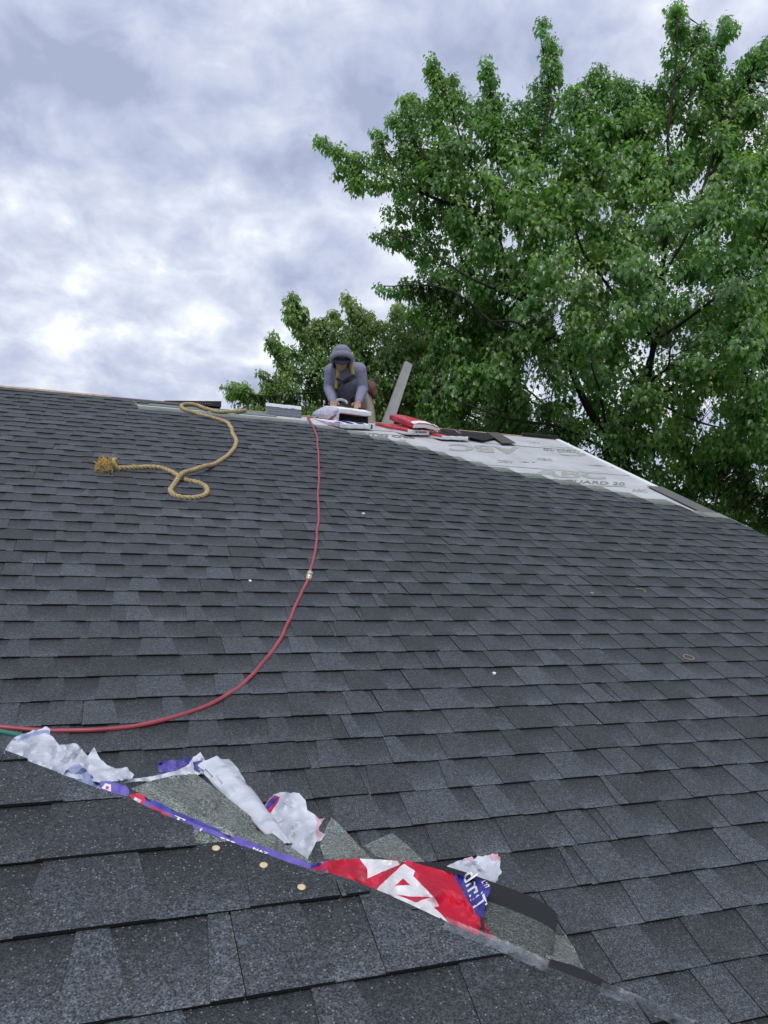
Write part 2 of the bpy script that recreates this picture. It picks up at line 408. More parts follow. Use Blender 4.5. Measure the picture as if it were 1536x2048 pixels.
def text_mesh(body, bold=.02, spacing=1.0):
    cu = bpy.data.curves.new('t', 'FONT'); cu.body = body; cu.offset = bold; cu.space_character = spacing; cu.resolution_u = 3
    ob = bpy.data.objects.new('t', cu); C.objects.link(ob)
    me = bpy.data.meshes.new_from_object(ob.evaluated_get(bpy.context.evaluated_depsgraph_get()))
    bpy.data.objects.remove(ob); bpy.data.curves.remove(cu)
    V = np.array([v.co[:2] for v in me.vertices]); Fc = [tuple(p.vertices) for p in me.polygons]; bpy.data.meshes.remove(me)
    V -= V.min(0); V /= V.max(0); return V, Fc
def lettering(body, o, xe, ye, fn, m, parent, bold=.02, name='lettering', cl=None):
    """map text box onto fn(a,b): o origin, xe right end, ye top (2D)"""
    V, Fc = text_mesh(body, bold); o, xe, ye = map(np.array, (o, xe, ye)); ex, ey = xe - o, ye - o
    P = [o + ex * v[0] + ey * v[1] for v in V]
    me = mesh(name, [fn(*p) for p in P], Fc)
    if cl:
        bm = bmesh.new(); bm.from_mesh(me); bmesh.ops.bisect_plane(bm, geom=bm.verts[:] + bm.edges[:] + bm.faces[:], plane_co=(cl, 0, 0), plane_no=(1, 0, 0), clear_outer=True); bm.to_mesh(me); bm.free()
    return link(name, me, m, parent)
UL = lambda x, y: M(*ts(x, y), .0035)
def ul_text(body, o, xe, ye, m=MAT_INK, k_=1, bold=.02, cl=None):
    a = [ts(*q) for q in (o, xe, ye)]
    def fn(t, s): return M(t, s, -.010 + .0022 * k_ + .0032)
    return lettering(body, a[0], a[1], a[2], fn, m, sheets[k_], bold, cl=RAKE - .055)
ul_text('ABC', (1063, 951), (1212, 958), (1068, 935), k_=1, bold=.035)
ul_text('PRO GUARD 20', (1066, 961), (1250, 970), (1070, 954.5), MAT_INK2, 1)
ul_text('ABC', (1264, 982), (1296, 984), (1262, 976), k_=1)
ul_text('ABC', (1000, 1014 - 20), (1030, 996), (996, 989), k_=0)
ul_text('ABC', (1037, 894), (898, 886), (1043, 908), k_=2, bold=.035)
ul_text('BC', (1208, 906), (1113, 901), (1220, 915), k_=2, bold=.035)
ul_text('PRO GUARD 20', (1220, 899), (1085, 896), (1226, 904), MAT_INK2, 2)
ul_text('ABC', (813, 879), (672, 868), (822, 890), k_=2, bold=.035)
ul_text('PRO GUARD 20', (825, 872), (660, 861), (830, 877), MAT_INK2, 3)
for q in ((1026, 921, 994, 919), (1079, 883, 1053, 881), (1251, 932, 1220, 930)):
    ul_text('ABC', (q[0], q[1]), (q[2], q[3]), (q[0] + 3, q[1] + 5), k_=2)
for q in ((845, 904, 876, 906), (1074, 919, 1106, 922)):
    ul_text('ABC', (q[0], q[1]), (q[2], q[3]), (q[0] - 2, q[1] - 5), k_=2)
ul_text('PRO', (1424, 1012), (1374, 1010), (1432, 1019), MAT_INK2, 0)
def ul_bar(o, xe, dy, k_):
    a, b_ = ts(*o), ts(*xe); h = dy
    z = -.010 + .0022 * k_ + .0032; v = [M(a[0], a[1], z), M(b_[0], b_[1], z), M(b_[0], b_[1] + h, z), M(a[0], a[1] + h, z)]
    link('lettering', mesh('lettering', v, [(0, 1, 2, 3)]), MAT_INK, sheets[k_])
ul_bar((1112, 968), (1254, 973), .03, 1); ul_bar((1083, 893.5), (1180, 897), .03, 2); ul_bar((700, 858), (800, 864), .03, 3)

# dark torn slits in the film
for q in ((1035, 922.5, 1062, 923.5), (1170, 929, 1218, 931), (1062, 923.5, 1072, 924)):
    a, b_ = ts(q[0], q[1]), ts(q[2], q[3])
    v = [M(a[0], a[1], -.002), M((a[0] + b_[0]) / 2, a[1] - .009, -.002), M(b_[0], b_[1], -.002), M((a[0] + b_[0]) / 2, a[1] + .006, -.002)]
    link('tear', mesh('tear', v, [(0, 1, 2, 3)]), MAT_BLACK, sheets[2])

# ridge: bare sheathing strip, cap pieces, trim, back slope, walls
plane_box('sheathing_strip', LEFT, .02, RIDGE - .072, RIDGE + .004, -.011, .018, MAT_OSB, house)
plane_box('sheathing_strip', .44, .74, RIDGE - .072, RIDGE + .004, -.011, .012, MAT_OSB, house)
plane_box('sheathing_strip', 1.2, RAKE - .02, RIDGE - .03, RIDGE + .004, -.011, .001, MAT_OSB, house)
YR, ZR = M(0, RIDGE).y, M(0, RIDGE).z
def MBk(t, d, h=0): return Vector((t, YR, ZR)) + Vector((0, math.cos(TH), -math.sin(TH))) * d + Vector((0, math.sin(TH), math.cos(TH))) * h
plane_box('back_slope', LEFT - .02, RAKE - .004, .01, 6.0, -.05, -.004, MAT_BROWN, house, MBk)
for q in ((218, 318, 7.555), (222, 260, 7.50)):
    a = ts(q[0], 800)[0]; b_ = ts(q[1], 812)[0]
    plane_box('cap_shingle', -.02 + (.0 if q[2] > 7.52 else .02), .72 if q[2] > 7.52 else .35, q[2] - .10, q[2] - .004, .008, .013, MAT_BROWN, house)
# rake: white drip edge then grey starter strips laid over the edge
b = MB(); b.hexa([M(RAKE - .05, EAVE, -.16), M(RAKE + .02, EAVE, -.16), M(RAKE + .02, RIDGE, -.16), M(RAKE - .05, RIDGE, -.16), M(RAKE - .05, EAVE, .001), M(RAKE + .02, EAVE, .001), M(RAKE + .02, RIDGE, .001), M(RAKE - .05, RIDGE, .001)])
b.build('rake_trim', MAT_WHITEPAINT, house)
def strip(name, t0, t1, s0, s1, h, m, n=10):
    vs = []; 
    for a in range(n + 1):
        s = s0 + (s1 - s0) * a / n; w_ = .002 * noise.noise(Vector((s * 3, t0, 2)))
        vs += [M(t0 + w_, s, h), M(t1 + w_, s, h + .002), M(t1 + w_, s, h + .006), M(t0 + w_, s, h + .005)]
    fs = []
    for a in range(n):
        for c_ in range(4): fs.append((a * 4 + c_, a * 4 + (c_ + 1) % 4, (a + 1) * 4 + (c_ + 1) % 4, (a + 1) * 4 + c_))
    fs += [(3, 2, 1, 0), tuple(n * 4 + c_ for c_ in range(4))]
    return link(name, mesh(name, vs, fs), m, house)
strip('starter_strip', RAKE - .14, RAKE + .03, 4.93, 5.70, .004, mat('starter_grey', (.13, .128, .125), .85, .3, noise_s=250, noise_a=.35, bump=.3, bump_s=300))
LG = mat('lap_grey', (.17, .195, .19), .85, .3, noise_s=200, noise_a=.3)
plane_box('starter_strip', .26, 1.55, 7.36, 7.478, -.003, .0035, LG, house)
strip('starter_strip', RAKE - .17, RAKE + .03, 4.55, 4.94, .009, mat('starter_green_grey', (.20, .215, .20), .85, .3, noise_s=250, noise_a=.35, bump=.3, bump_s=300))
# lower bodies
EV = M(0, EAVE); EB = MBk(0, 5.9)
def wall(name, verts, fs): link(name, mesh(name, verts, fs), MAT_SIDING, house)
x0, x1 = LEFT + .3, RAKE - .3; y0, y1 = EV.y + .35, EB.y - .3
za = lambda y: min(ZR - abs(y - YR) * .5, 99) - .16
g = [(x1, y0, .0), (x1, y1, 0), (x1, y1, za(y1)), (x1, YR, za(YR)), (x1, y0, za(y0)), (x0, y0, 0), (x0, y1, 0), (x0, y1, za(y1)), (x0, YR, za(YR)), (x0, y0, za(y0))]
wall('wall', g, [(0, 1, 2, 3, 4), (9, 8, 7, 6, 5), (0, 4, 9, 5), (1, 6, 7, 2)])

# ------------------------------------------------------------------ near slope, cut along its hip
near = empty('near_slope', N(0, 0)); near.parent = house; near.location = N(0, 0) - house.location
HA, HB = ts2(0, 1512), ts2(1360, 2052)
HD = np.array(HB) - np.array(HA); HD /= np.linalg.norm(HD); HN = np.array((-HD[1], HD[0]))     # hip direction, outward normal in the slope
if HN[0] < 0: HN = -HN
HC = float(HN @ np.array(HA))
def hip(u, v=0): p = np.array(HA) + HD * u + HN * v; return float(p[0]), float(p[1])
fit = [ts2(0, 1542)[1], ts2(130, 1623)[1], ts2(195, 1731)[1], ts2(447, 1845)[1], ts2(768, 1972)[1]]
NROWS = fit + [fit[-1] - EXP * j for j in range(1, 4)]
NROWS = [fit[0] + EXP * j for j in range(3, 0, -1)] + NROWS
seam_hint = {fit[3]: .30, fit[2]: -.25, fit[1]: .13, fit[4]: .07}
for ci, s in enumerate(reversed(NROWS)):
    t = 1.7 + (ci * .165) % 1.0
    for j in range(6):
        t -= SH_W
        if t + SH_W < -1.9: break
        lay_ = LAY[(ci * 5 + j * 7 + 3) % len(LAY)]
        end = None
        cl = [(float(HN[0]), float(HN[1]), HC - .004 + random.uniform(-.003, .003)), (-1, 0, 1.9)]
        if abs(s - fit[2]) < 1e-6: cl.append((1, 0, ts2(390, 1713)[0]))       # this course stops short: nails show beyond it
        org = N(t, s, .004); sn, tn = s, t
        to = lambda x, y, h: org + Vector((x, 0, 0)) + UN * y + NN * h
        g = shingle_geo(lay_, to, random.choice((.86, .94, 1.0)), cl, tn, sn)
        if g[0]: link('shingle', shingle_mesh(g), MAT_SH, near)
# body of the near roof under its shingles: deck cut along the hip, and the hidden far side falling away
ha, hb = hip(-1.6), hip(1.35)
drop = Vector((.55, .22, -.85))
b = MB()
A3, B3 = N(*ha, -.004), N(*hb, -.004); L0, L1 = N(-1.9, ha[1], -.004), N(-1.9, hb[1], -.004)
b.add([L1, B3, A3, L0], [(0, 1, 2, 3)])
b.build('near_deck', MAT_FELT, house)
b = MB(); b.add([A3, B3, B3 + drop, A3 + drop, L0, L1, L0 + Vector((0, 0, -1.2)), L1 + Vector((0, 0, -1.2))], [(0, 1, 2, 3), (4, 6, 7, 5)])
b.build('hip_far_side', MAT_FELT, house)

bpy.context.view_layer.update(); DG = bpy.context.evaluated_depsgraph_get()
def surf(x, y):
    """first surface met from the eye through a photo point"""
    ok, p, n, *_ = S.ray_cast(DG, EYE, ray(x, y).normalized()); return p
# nail heads on the near slope
for (x, y, lab) in ((432, 1697, 'yellow nail head on bare shingle lap, topmost of the three near nails'), (527, 1731, 'yellow nail head between two others on the near shingles'), (603, 1775, 'yellow nail head closest to the red wrapper on near shingles')):
    p = surf(x, y); b = MB(); n = 14; r_ = .0062
    def ring(r, h): return [p + Vector((1, 0, 0)) * r * math.cos(2 * math.pi * j / n) + UN * r * math.sin(2 * math.pi * j / n) + NN * h for j in range(n)]
    a, c_ = ring(r_, -.001), ring(r_, .0012); d = ring(r_ * .7, .0019)
    b.add(a + c_ + d, [(j, (j + 1) % n, n + (j + 1) % n, n + j) for j in range(n)] + [(n + j, n + (j + 1) % n, 2 * n + (j + 1) % n, 2 * n + j) for j in range(n)] + [tuple(2 * n + j for j in range(n))])
    tag(b.build('nail_head', MAT_NAIL), lab, 'nail', 'nail heads on the near shingles')

# ------------------------------------------------------------------ rope
def on_main(pts, h): return [M(*ts(x, y), h) for x, y in pts]
def rope():
    px = [(491, 825), (470, 828), (436, 829), (412, 822), (392, 815), (372, 813), (363, 817), (371, 825), (396, 833), (428, 842), (452, 850), (462, 862), (466, 876), (472, 888), (470, 899), (462, 911), (446, 924), (430, 935), (410, 949), (385, 957), (362, 966), (346, 979), (340, 989), (348, 998), (368, 1003), (392, 1003), (408, 999), (414, 992), (410, 981), (396, 973), (376, 969), (362, 963), (345, 952), (325, 944), (300, 942), (270, 943), (243, 943), (226, 943)]
    base = []
    for i, (x, y) in enumerate(px):
        t, s = ts(x, y); h = .026
        if 18 <= i <= 20: h = .060
        base.append(M(t, min(s, RIDGE - .03), h))
    c = spline(base, 16)
    # resample evenly
    out = [c[0]]; acc = 0
    for a, b_ in zip(c, c[1:]):
        L_ = (b_ - a).length
        while acc + L_ >= .0075:
            k_ = (.0075 - acc) / L_; a = a + (b_ - a) * k_; L_ = (b_ - a).length; out.append(a); acc = 0
        acc += L_
    c = [p + NM * .004 * noise.noise(p * 9) + Vector((1, 0, 0)) * .006 * noise.noise(p * 6 + Vector((5, 0, 0))) for p in out]
    root = empty('rope', c[-1], 'thick twisted tan rope lying looped on the shingles with frayed knot', 'rope')
    b = MB(); R_, r_ = .0085, .0095; pitch = .085
    for sd_ in range(3):
        pts = []; ln = 0; nrm = NM
        for i, p in enumerate(c):
            t_ = (c[min(i + 1, len(c) - 1)] - c[max(i - 1, 0)]).normalized(); nrm = (nrm - t_ * nrm.dot(t_)).normalized(); bn = t_.cross(nrm)
            a = 2 * math.pi * (ln / pitch + sd_ / 3); pts.append(p + (nrm * math.cos(a) + bn * math.sin(a)) * R_); ln += .0075
        b.tube(pts, r_, 6)
    b.build('twisted_strands', MAT_ROPE, root, True)
    # knot: two loops round the end
    kc = M(*ts(226, 943), .04); ax = Vector((1, 0, 0)); b = MB()
    for w, off in ((0, 0), (1, .03), (2, -.028)):
        pts = [kc + ax * (off - .02 + .012 * math.sin(a * 2 + w)) + (UM * math.cos(a) + NM * math.sin(a)) * (.036 + .006 * w % .01) for a in [2 * math.pi * j / 16 for j in range(17)]]
        b.tube(pts, .0125, 7)
    b.build('knot', MAT_ROPE, root, True)
    for nm, cen, n, rad, m_, thick in (('frayed_end', M(*ts(213, 945), .045), 330, .062, MAT_YELLOW, .0016), ('frayed_tail', M(*ts(214, 950), .03), 230, .06, MAT_ROPE, .0018), ('yellow_whipping', M(*ts(268, 943), .03), 90, .02, MAT_YELLOW, .002)):
        b = MB()
        for i in range(n):
            d = Vector((random.gauss(-.5 if nm != 'yellow_whipping' else 0, .8), random.gauss(0, .8), random.gauss(.1, .7))).normalized()
            p0 = cen + Vector([random.gauss(0, rad * .3) for _ in range(3)]); q = d.cross(Vector([random.gauss(0, 1) for _ in range(3)])).normalized()
            l_ = rad * random.uniform(.3, 1.0) * (1.3 if random.random() < .12 else .8); q2 = d.cross(q); b.tube([p0, p0 + d * l_ * .4 + q * l_ * .3, p0 + d * l_ * .6 + q * l_ * .55 + q2 * l_ * .35, p0 + d * l_ * .55 + q * l_ * .2 + q2 * l_ * .7 - Vector((0, 0, l_ * .15))], [thick, thick, thick, thick * .5], 3, cap=False)
        b.build(nm, m_, root)
rope()

# ------------------------------------------------------------------ air hose
def hose():
    px = [(-40, 1468), (0, 1468), (60, 1473), (140, 1475), (220, 1471), (300, 1459), (380, 1436), (450, 1402), (510, 1353), (556, 1290), (590, 1218), (616, 1158), (628, 1120), (634, 1075), (637, 1010), (637, 960), (636, 920), (634, 885), (628, 862), (620, 848), (615, 840)]
    c = spline([M(*ts(x, y), .021) for x, y in px], 12)
    c = [p + Vector((1, 0, 0)) * (.010 * noise.noise(p * 2.3) + .004 * noise.noise(p * 8)) + UM * .008 * noise.noise(p * 2.9 + Vector((7, 0, 0))) + NM * .003 * noise.noise(p * 11) for p in c]
    root = empty('air_hose', c[0], 'long thin red air hose curving down the shingles from the ridge', 'hose')
    end = ts(616, 1158); fit_p = M(*end, .021)
    b = MB(); b.tube(c, .0078, 10); b.build('hose_tube', MAT_HOSE, root, True)
    k_ = min(range(len(c)), key=lambda q: (c[q] - fit_p).length); d = (c[k_ + 1] - c[k_ - 1]).normalized()
    b = MB(); prof = [(-.055, .010), (-.05, .0135), (-.03, .0135), (-.028, .0175), (-.01, .0175), (-.008, .013), (.012, .013), (.014, .016), (.035, .016), (.04, .010)]
    b.tube([c[k_] + d * a for a, _ in prof], [r for _, r in prof], 12); b.build('coupling', MAT_METAL, root, True)
    # over the ridge to the worker: greenish lead
    g = [M(*ts(615, 840), .021), Q(619, 836, 7.76), Q(626, 836, 7.8), Q(638, 832, 7.84), Q(650, 826, 7.86), Q(662, 816, 7.86)]
    b = MB(); b.tube(spline(g[:3], 8), .0095, 8); b.build('hose_lead', MAT_HOSE, root, True)
    b = MB(); b.tube(spline(g[2:], 8), .009, 8); b.build('hose_whip', mat('pale_green_rubber', (.22, .30, .25), .5, .4), root, True)
hose()
def teal():
    c = spline([M(*ts(x, y), .019) for x, y in ((-60, 1466), (-20, 1472), (10, 1477), (40, 1484), (70, 1497))], 8)
    b = MB(); b.tube(c, .0095, 10); tag(b.build('hose', MAT_TEAL, None, True), 'short visible end of teal hose beside the white wrapper', 'hose')
teal()

# small litter on the shingles
def wire_ring(x, y, r0, a0, a1, lab, nm):
    p = surf(x, y) + NM * .002; pts = [p + (Vector((1, 0, 0)) * math.cos(a) * r0 + UM * math.sin(a) * r0 * .85) for a in [a0 + (a1 - a0) * j / 24 for j in range(25)]]
    b = MB(); b.tube(pts, .0016, 5); tag(b.build(nm, mat('straw_' + str(x), (.42, .33, .14), .6, .4), None, True), lab, 'wire ring', None)
wire_ring(1377, 1315, .026, 0, 6.28, 'small closed straw coloured ring lying on shingles at right', 'wire_loop')
wire_ring(1281, 1181, .028, -1.2, 2.6, 'small open straw coloured curl on shingles at right', 'wire_loop')
def chip(x, y, w, lab, m=None):
    p = surf(x, y); b = MB(); n = 5
    a = [p + Vector((1, 0, 0)) * w * random.uniform(.6, 1) * math.cos(2 * math.pi * j / n) + UM * w * random.uniform(.6, 1) * math.sin(2 * math.pi * j / n) for j in range(n)]
    b.add(a + [q + NM * .006 for q in a], [tuple(range(n, 2 * n))] + [(j, (j + 1) % n, n + (j + 1) % n, n + j) for j in range(n)])
    tag(b.build('paper_scrap', m or MAT_PRINT), lab, 'scrap')
chip(500, 1163, .011, 'tiny white scrap left of the red hose coupling on shingles')
chip(727, 1028, .014, 'tiny white scrap right of the red hose below the ridge')
chip(988, 1348, .010, 'tiny white scrap near the middle of the shingled slope')
chip(1184, 1187, .014, 'tiny pale green leaf scrap left of the straw curl', mat('leaf_scrap', (.25, .28, .12), .7, .2))

# ------------------------------------------------------------------ torn wrappers and loose shingles at the hip
def in_poly(x, y, P):
    c = False; j = len(P) - 1
    for i in range(len(P)):
        if (P[i][1] > y) != (P[j][1] > y) and x < (P[j][0] - P[i][0]) * (y - P[i][1]) / (P[j][1] - P[i][1]) + P[i][0]: c = not c
        j = i
    return c
def rough(P, amp, step=5, seed=0):
    """P: [(x,y,...)], subdivide the closed outline and tear it"""
    out = []; r = random.Random(seed)
    for i in range(len(P)):
        a, b_ = P[i], P[(i + 1) % len(P)]; L_ = math.hypot(b_[0] - a[0], b_[1] - a[1]); n = max(1, int(L_ / step))
        for j in range(n):
            k_ = j / n; q = [a[c_] + (b_[c_] - a[c_]) * k_ for c_ in range(min(3, len(a)))]
            am = a[3] if len(a) > 3 else amp
            if j: q[0] += r.gauss(0, am); q[1] += r.gauss(0, am)
            out.append(tuple(q[:3]))
    return out
class Film:
    """a thin crumpled sheet: outline points (x, y, f) lie between the near (f=0) and far (f=1) slope"""
    def __init__(s, outline, knots=(), amp=0.0, freq=.05, seed=0, tear=0.0, step=6, inner=7, thick=.0012, crease=0.0):
        s.P = outline; s.K = [tuple(q[:3]) for q in outline] + list(knots); s.amp, s.freq, s.seed, s.cr = amp, freq, seed, crease
        rr = random.Random(seed * 13 + 1); xs = [q[0] for q in outline]; ys = [q[1] for q in outline]; s.F = []
        span = max(max(xs) - min(xs), max(ys) - min(ys))
        for i in range(int(8 + span / 9)):
            a = rr.uniform(0, math.pi) if i % 3 else rr.gauss(.5, .35); s.F.append((rr.uniform(min(xs), max(xs)), rr.uniform(min(ys), max(ys)), math.cos(a), math.sin(a), rr.uniform(5, 16), rr.choice((-1, 1)) * rr.uniform(.25, .7), rr.uniform(18, 60)))
        s.O = rough(outline, tear, step, seed); s.inner = inner; s.thick = thick
    def f(s, x, y):
        sw = sv = 0
        for (a, b_, f_) in s.K:
            d = (a - x) ** 2 + (b_ - y) ** 2 + 4; w = 1 / d ** 1.5; sw += w; sv += w * f_
        v = sv / sw; n1 = noise.noise(Vector((x * s.freq, y * s.freq, s.seed * 3.3))); n2 = noise.noise(Vector((x * s.freq * 2.7, y * s.freq * 2.7, s.seed * 1.7 + 9)))
        fold = 0.0
        for (fx, fy, nx, ny, w_, a_, ln) in s.F:
            d = abs((x - fx) * nx + (y - fy) * ny + 3 * n1); t_ = abs((x - fx) * ny - (y - fy) * nx)
            if t_ < ln: fold += a_ * max(0, 1 - d / w_) * (1 - (t_ / ln) ** 2)
        return v + s.amp * (n1 * .8 + n2 * .2) + s.cr * fold
    def at(s, x, y, lift=0.0):
        r = ray(x, y); k_ = knear(x, y) * (1 - s.f(x, y)) + kmain(x, y) * s.f(x, y); return EYE + r * k_ - r.normalized() * lift
    def build(s, name, m, parent=None, regions=(), mats=()):
        """regions: [(polygon, material index)] cut into the sheet as flat print"""
        pts = [(a, b_) for a, b_, _ in s.O]; n0 = len(pts); edges = [(i, (i + 1) % n0) for i in range(n0)]
        R_ = []
        for (poly, mi) in regions:
            q = rough([(a, b_, 0) for a, b_ in poly], .35, 5, 3); o = len(pts); pts += [(a, b_) for a, b_, _ in q]
            edges += [(o + i, o + (i + 1) % len(q)) for i in range(len(q))]; R_.append(([(a, b_) for a, b_, _ in q], mi))
        xs = [p[0] for p in pts[:n0]]; ys = [p[1] for p in pts[:n0]]; r = random.Random(s.seed + 5); OP = pts[:n0]
        y = min(ys)
        while y < max(ys):
            x = min(xs)
            while x < max(xs):
                a, b_ = x + r.uniform(-2.5, 2.5), y + r.uniform(-2.5, 2.5)
                if in_poly(a, b_, OP): pts.append((a, b_))
                x += s.inner
            y += s.inner
        vo, _, fo, _, _, _ = delaunay_2d_cdt([Vector(p) for p in pts], edges, [], 0, 1e-4)
        fs = []; mi = []
        for f_ in fo:
            cx_ = sum(vo[i].x for i in f_) / len(f_); cy_ = sum(vo[i].y for i in f_) / len(f_)
            if not in_poly(cx_, cy_, OP): continue
            k_ = 0
            for (poly, j) in R_:
                if in_poly(cx_, cy_, poly): k_ = j
            fs.append(tuple(f_)); mi.append(k_)
        used = sorted({i for f_ in fs for i in f_}); ix = {u: i for i, u in enumerate(used)}
        top = [s.at(vo[u].x, vo[u].y) for u in used]; nv = len(top)
        bot = [p + (p - EYE).normalized() * s.thick for p in top]
        F2 = [tuple(ix[i] for i in f_) for f_ in fs]; cnt = {}
        nrm = (top[F2[0][1]] - top[F2[0][0]]).cross(top[F2[0][2]] - top[F2[0][0]])
        if nrm.dot(EYE - top[F2[0][0]]) < 0: F2 = [f_[::-1] for f_ in F2]
        for f_ in F2:
            for i in range(len(f_)): cnt[(f_[i], f_[(i + 1) % len(f_)])] = 1
        rim = [(a, b_) for (a, b_) in cnt if (b_, a) not in cnt]
        FA = F2 + [tuple(nv + i for i in f_[::-1]) for f_ in F2] + [(b_, a, nv + a, nv + b_) for a, b_ in rim]
        me = mesh(name, top + bot, FA); o = link(name, me, [m] + list(mats), parent, True)
        me.polygons.foreach_set('material_index', mi + [0] * len(F2) + [0] * len(rim))
        me.set_sharp_from_angle(angle=math.radians(24))
        return o
    def print(s, body, o, xe, ye, m, parent, bold=.02, lift=.0012, cl=None):
        return lettering(body, o, xe, ye, lambda x, y: s.at(x, y, lift), m, parent, bold)

# pale crumpled wrapper at the far left
def wrapper_left():
    root = empty('torn_wrapper', B(120, 1530, .06), 'large crumpled white wrapper piled along the hip at far left', 'wrapper')
    a = Film([(4, 1514, .02), (14, 1492, .1), (28, 1475, .16, 1.0), (60, 1464, .2, 2.4), (78, 1459, .22, 2.4), (100, 1458, .22, 1.5), (106, 1474, .2), (118, 1490, .18, .6), (152, 1487, .2, .4), (166, 1502, .17), (176, 1512, .16, .5), (188, 1494, .2, .3), (198, 1514, .15, .6), (214, 1530, .12), (232, 1538, .1, 1.8), (254, 1534, .1, 2.2), (270, 1556, .07, 1.5), (246, 1561, .05), (200, 1565, .02), (150, 1557, .02), (100, 1543, .015), (58, 1531, .01), (24, 1521, .01)],
             [(60, 1500, .13), (100, 1505, .08), (140, 1510, .14), (165, 1530, .05), (120, 1530, .10), (210, 1548, .09), (180, 1535, .1), (45, 1510, .05)], .03, .022, 3, .3, 5, 4.5, crease=.055)
    a.build('film', MAT_WRAP, root, [([(36, 1478), (60, 1466), (80, 1461), (99, 1460), (103, 1472), (90, 1466), (70, 1472), (50, 1478), (34, 1486)], 1)], [MAT_WRAPBLUE])
    c_ = Film([(120, 1557, .0), (132, 1540, .03), (146, 1530, .05), (160, 1528, .05), (176, 1543, .04, 1.5), (196, 1558, .03, 1.5), (204, 1580, .004), (175, 1575, .004), (146, 1566, .004)], [(155, 1548, .03)], .02, .06, 8, .5, 5, 4, crease=.03)
    c_.build('blue_tinted_flap', MAT_WRAPBLUE, root)
    d = Film([(200, 1563, .015), (220, 1562, .02), (252, 1571, .02), (257, 1578, .02, 1.5), (256, 1592, .004), (225, 1586, .004), (204, 1580, .004)], [], .008, .1, 12, .8, 5, 6)
    d.build('printed_flap', MAT_PURPLE, root, [([(211, 1566), (222, 1569), (222, 1583), (203, 1576)], 1), ([(212, 1572), (218, 1573), (217, 1579), (211, 1578)], 2)], [MAT_PRINT, MAT_RED])
    e = Film([(-14, 1506, .04), (2, 1503, .05), (14, 1506, .05), (12, 1514, .01), (-14, 1513, .01)], [], .01, .1, 2, .8)
    e.build('violet_corner', MAT_PURPLE, root)
wrapper_left()

# loose shingle lying just beyond the hip, nail zone towards the hip
def slab_piece(name, outline, knots, m, label, seed, thick=.005, inner=12, amp=.004, lap=None, line=None, parent=None):
    fl = Film(outline, knots, amp, .02, seed, .25, 8, inner, thick)
    o = fl.build(name, m, parent, [(lap, 1)] if lap else [], [MAT_LAPSTRIP] if lap else [])
    if label: tag(o, label, 'shingle')
    if line:
        for (p, q) in line:
            n = 30; w = 1.0; vs = []; fs = []
            for i in range(n):
                if (i * 7 + seed) % 5 == 0: continue
                a = (p[0] + (q[0] - p[0]) * i / n, p[1] + (q[1] - p[1]) * i / n); b_ = (p[0] + (q[0] - p[0]) * (i + .8) / n, p[1] + (q[1] - p[1]) * (i + .8) / n)
                j = len(vs); vs += [fl.at(a[0], a[1] - w * .6, .0008), fl.at(b_[0], b_[1] - w * .6, .0008), fl.at(b_[0], b_[1] + w * .6, .0008), fl.at(a[0], a[1] + w * .6, .0008)]; fs.append((j, j + 1, j + 2, j + 3))
            link('nail_line', mesh('nail_line', vs, fs), MAT_INK2 if False else MAT_CHALK, o)
    return o
MAT_LAPSTRIP = granule_mat('lap_strip_granules', (.20, .225, .195), (.2, .2, .2), .1)
MAT_CHALK = mat('chalky_line', (.42, .43, .40), .8, .2)
for m_ in (MAT_SCRAP, MAT_LAPSTRIP):       # these meshes carry no tone attribute: feed a constant
    for n in m_.node_tree.nodes:
        if n.type == 'ATTRIBUTE':
            v = m_.node_tree.nodes.new('ShaderNodeValue'); v.outputs[0].default_value = 1.0 if n.attribute_name == 'tone' else 0.0
            for l in list(n.outputs['Fac'].links): m_.node_tree.links.new(v.outputs[0], l.to_socket)
slab_piece('loose_shingle', [(262, 1577, .03), (300, 1562, .1), (345, 1551, .17), (392, 1548, .22), (450, 1592, .2), (520, 1648, .16), (580, 1693, .1), (624, 1724, .035), (606, 1731, .02), (540, 1706, .012), (450, 1668, .012), (360, 1627, .012), (300, 1600, .012)], [(420, 1610, .11)], MAT_SCRAP,
           'long grey green shingle lying under the rolled white wrapper', 4, lap=[(264, 1578), (290, 1567), (350, 1602), (420, 1640), (500, 1684), (470, 1676), (400, 1645), (330, 1612), (290, 1594)], line=[((296, 1564), (372, 1613)), ((284, 1571), (410, 1642))])
slab_piece('loose_shingle', [(640, 1690, .25), (650, 1660, .32), (663, 1634, .38), (690, 1660, .34), (722, 1695, .27), (748, 1722, .2), (690, 1724, .15), (648, 1716, .18)], [], MAT_SCRAP, 'pointed grey green shingle scrap right of the white wrapper tongue', 5, line=[((664, 1672), (702, 1716))])
slab_piece('loose_shingle', [(728, 1692, .27), (757, 1677, .33), (785, 1666, .38), (815, 1690, .32), (850, 1724, .22), (800, 1724, .18), (752, 1712, .2)], [], MAT_SCRAP, 'grey green shingle corner poking up above the red wrapper', 6)
slab_piece('loose_shingle', [(1108, 1872, .3), (1131, 1868, .36), (1148, 1895, .33), (1168, 1938, .27), (1152, 1944, .2), (1120, 1932, .1), (1090, 1915, .07), (1098, 1890, .2)], [], MAT_SCRAP, 'pale shingle corner behind the curled shingle near the hip', 7, line=[((1100, 1903), (1150, 1892))])

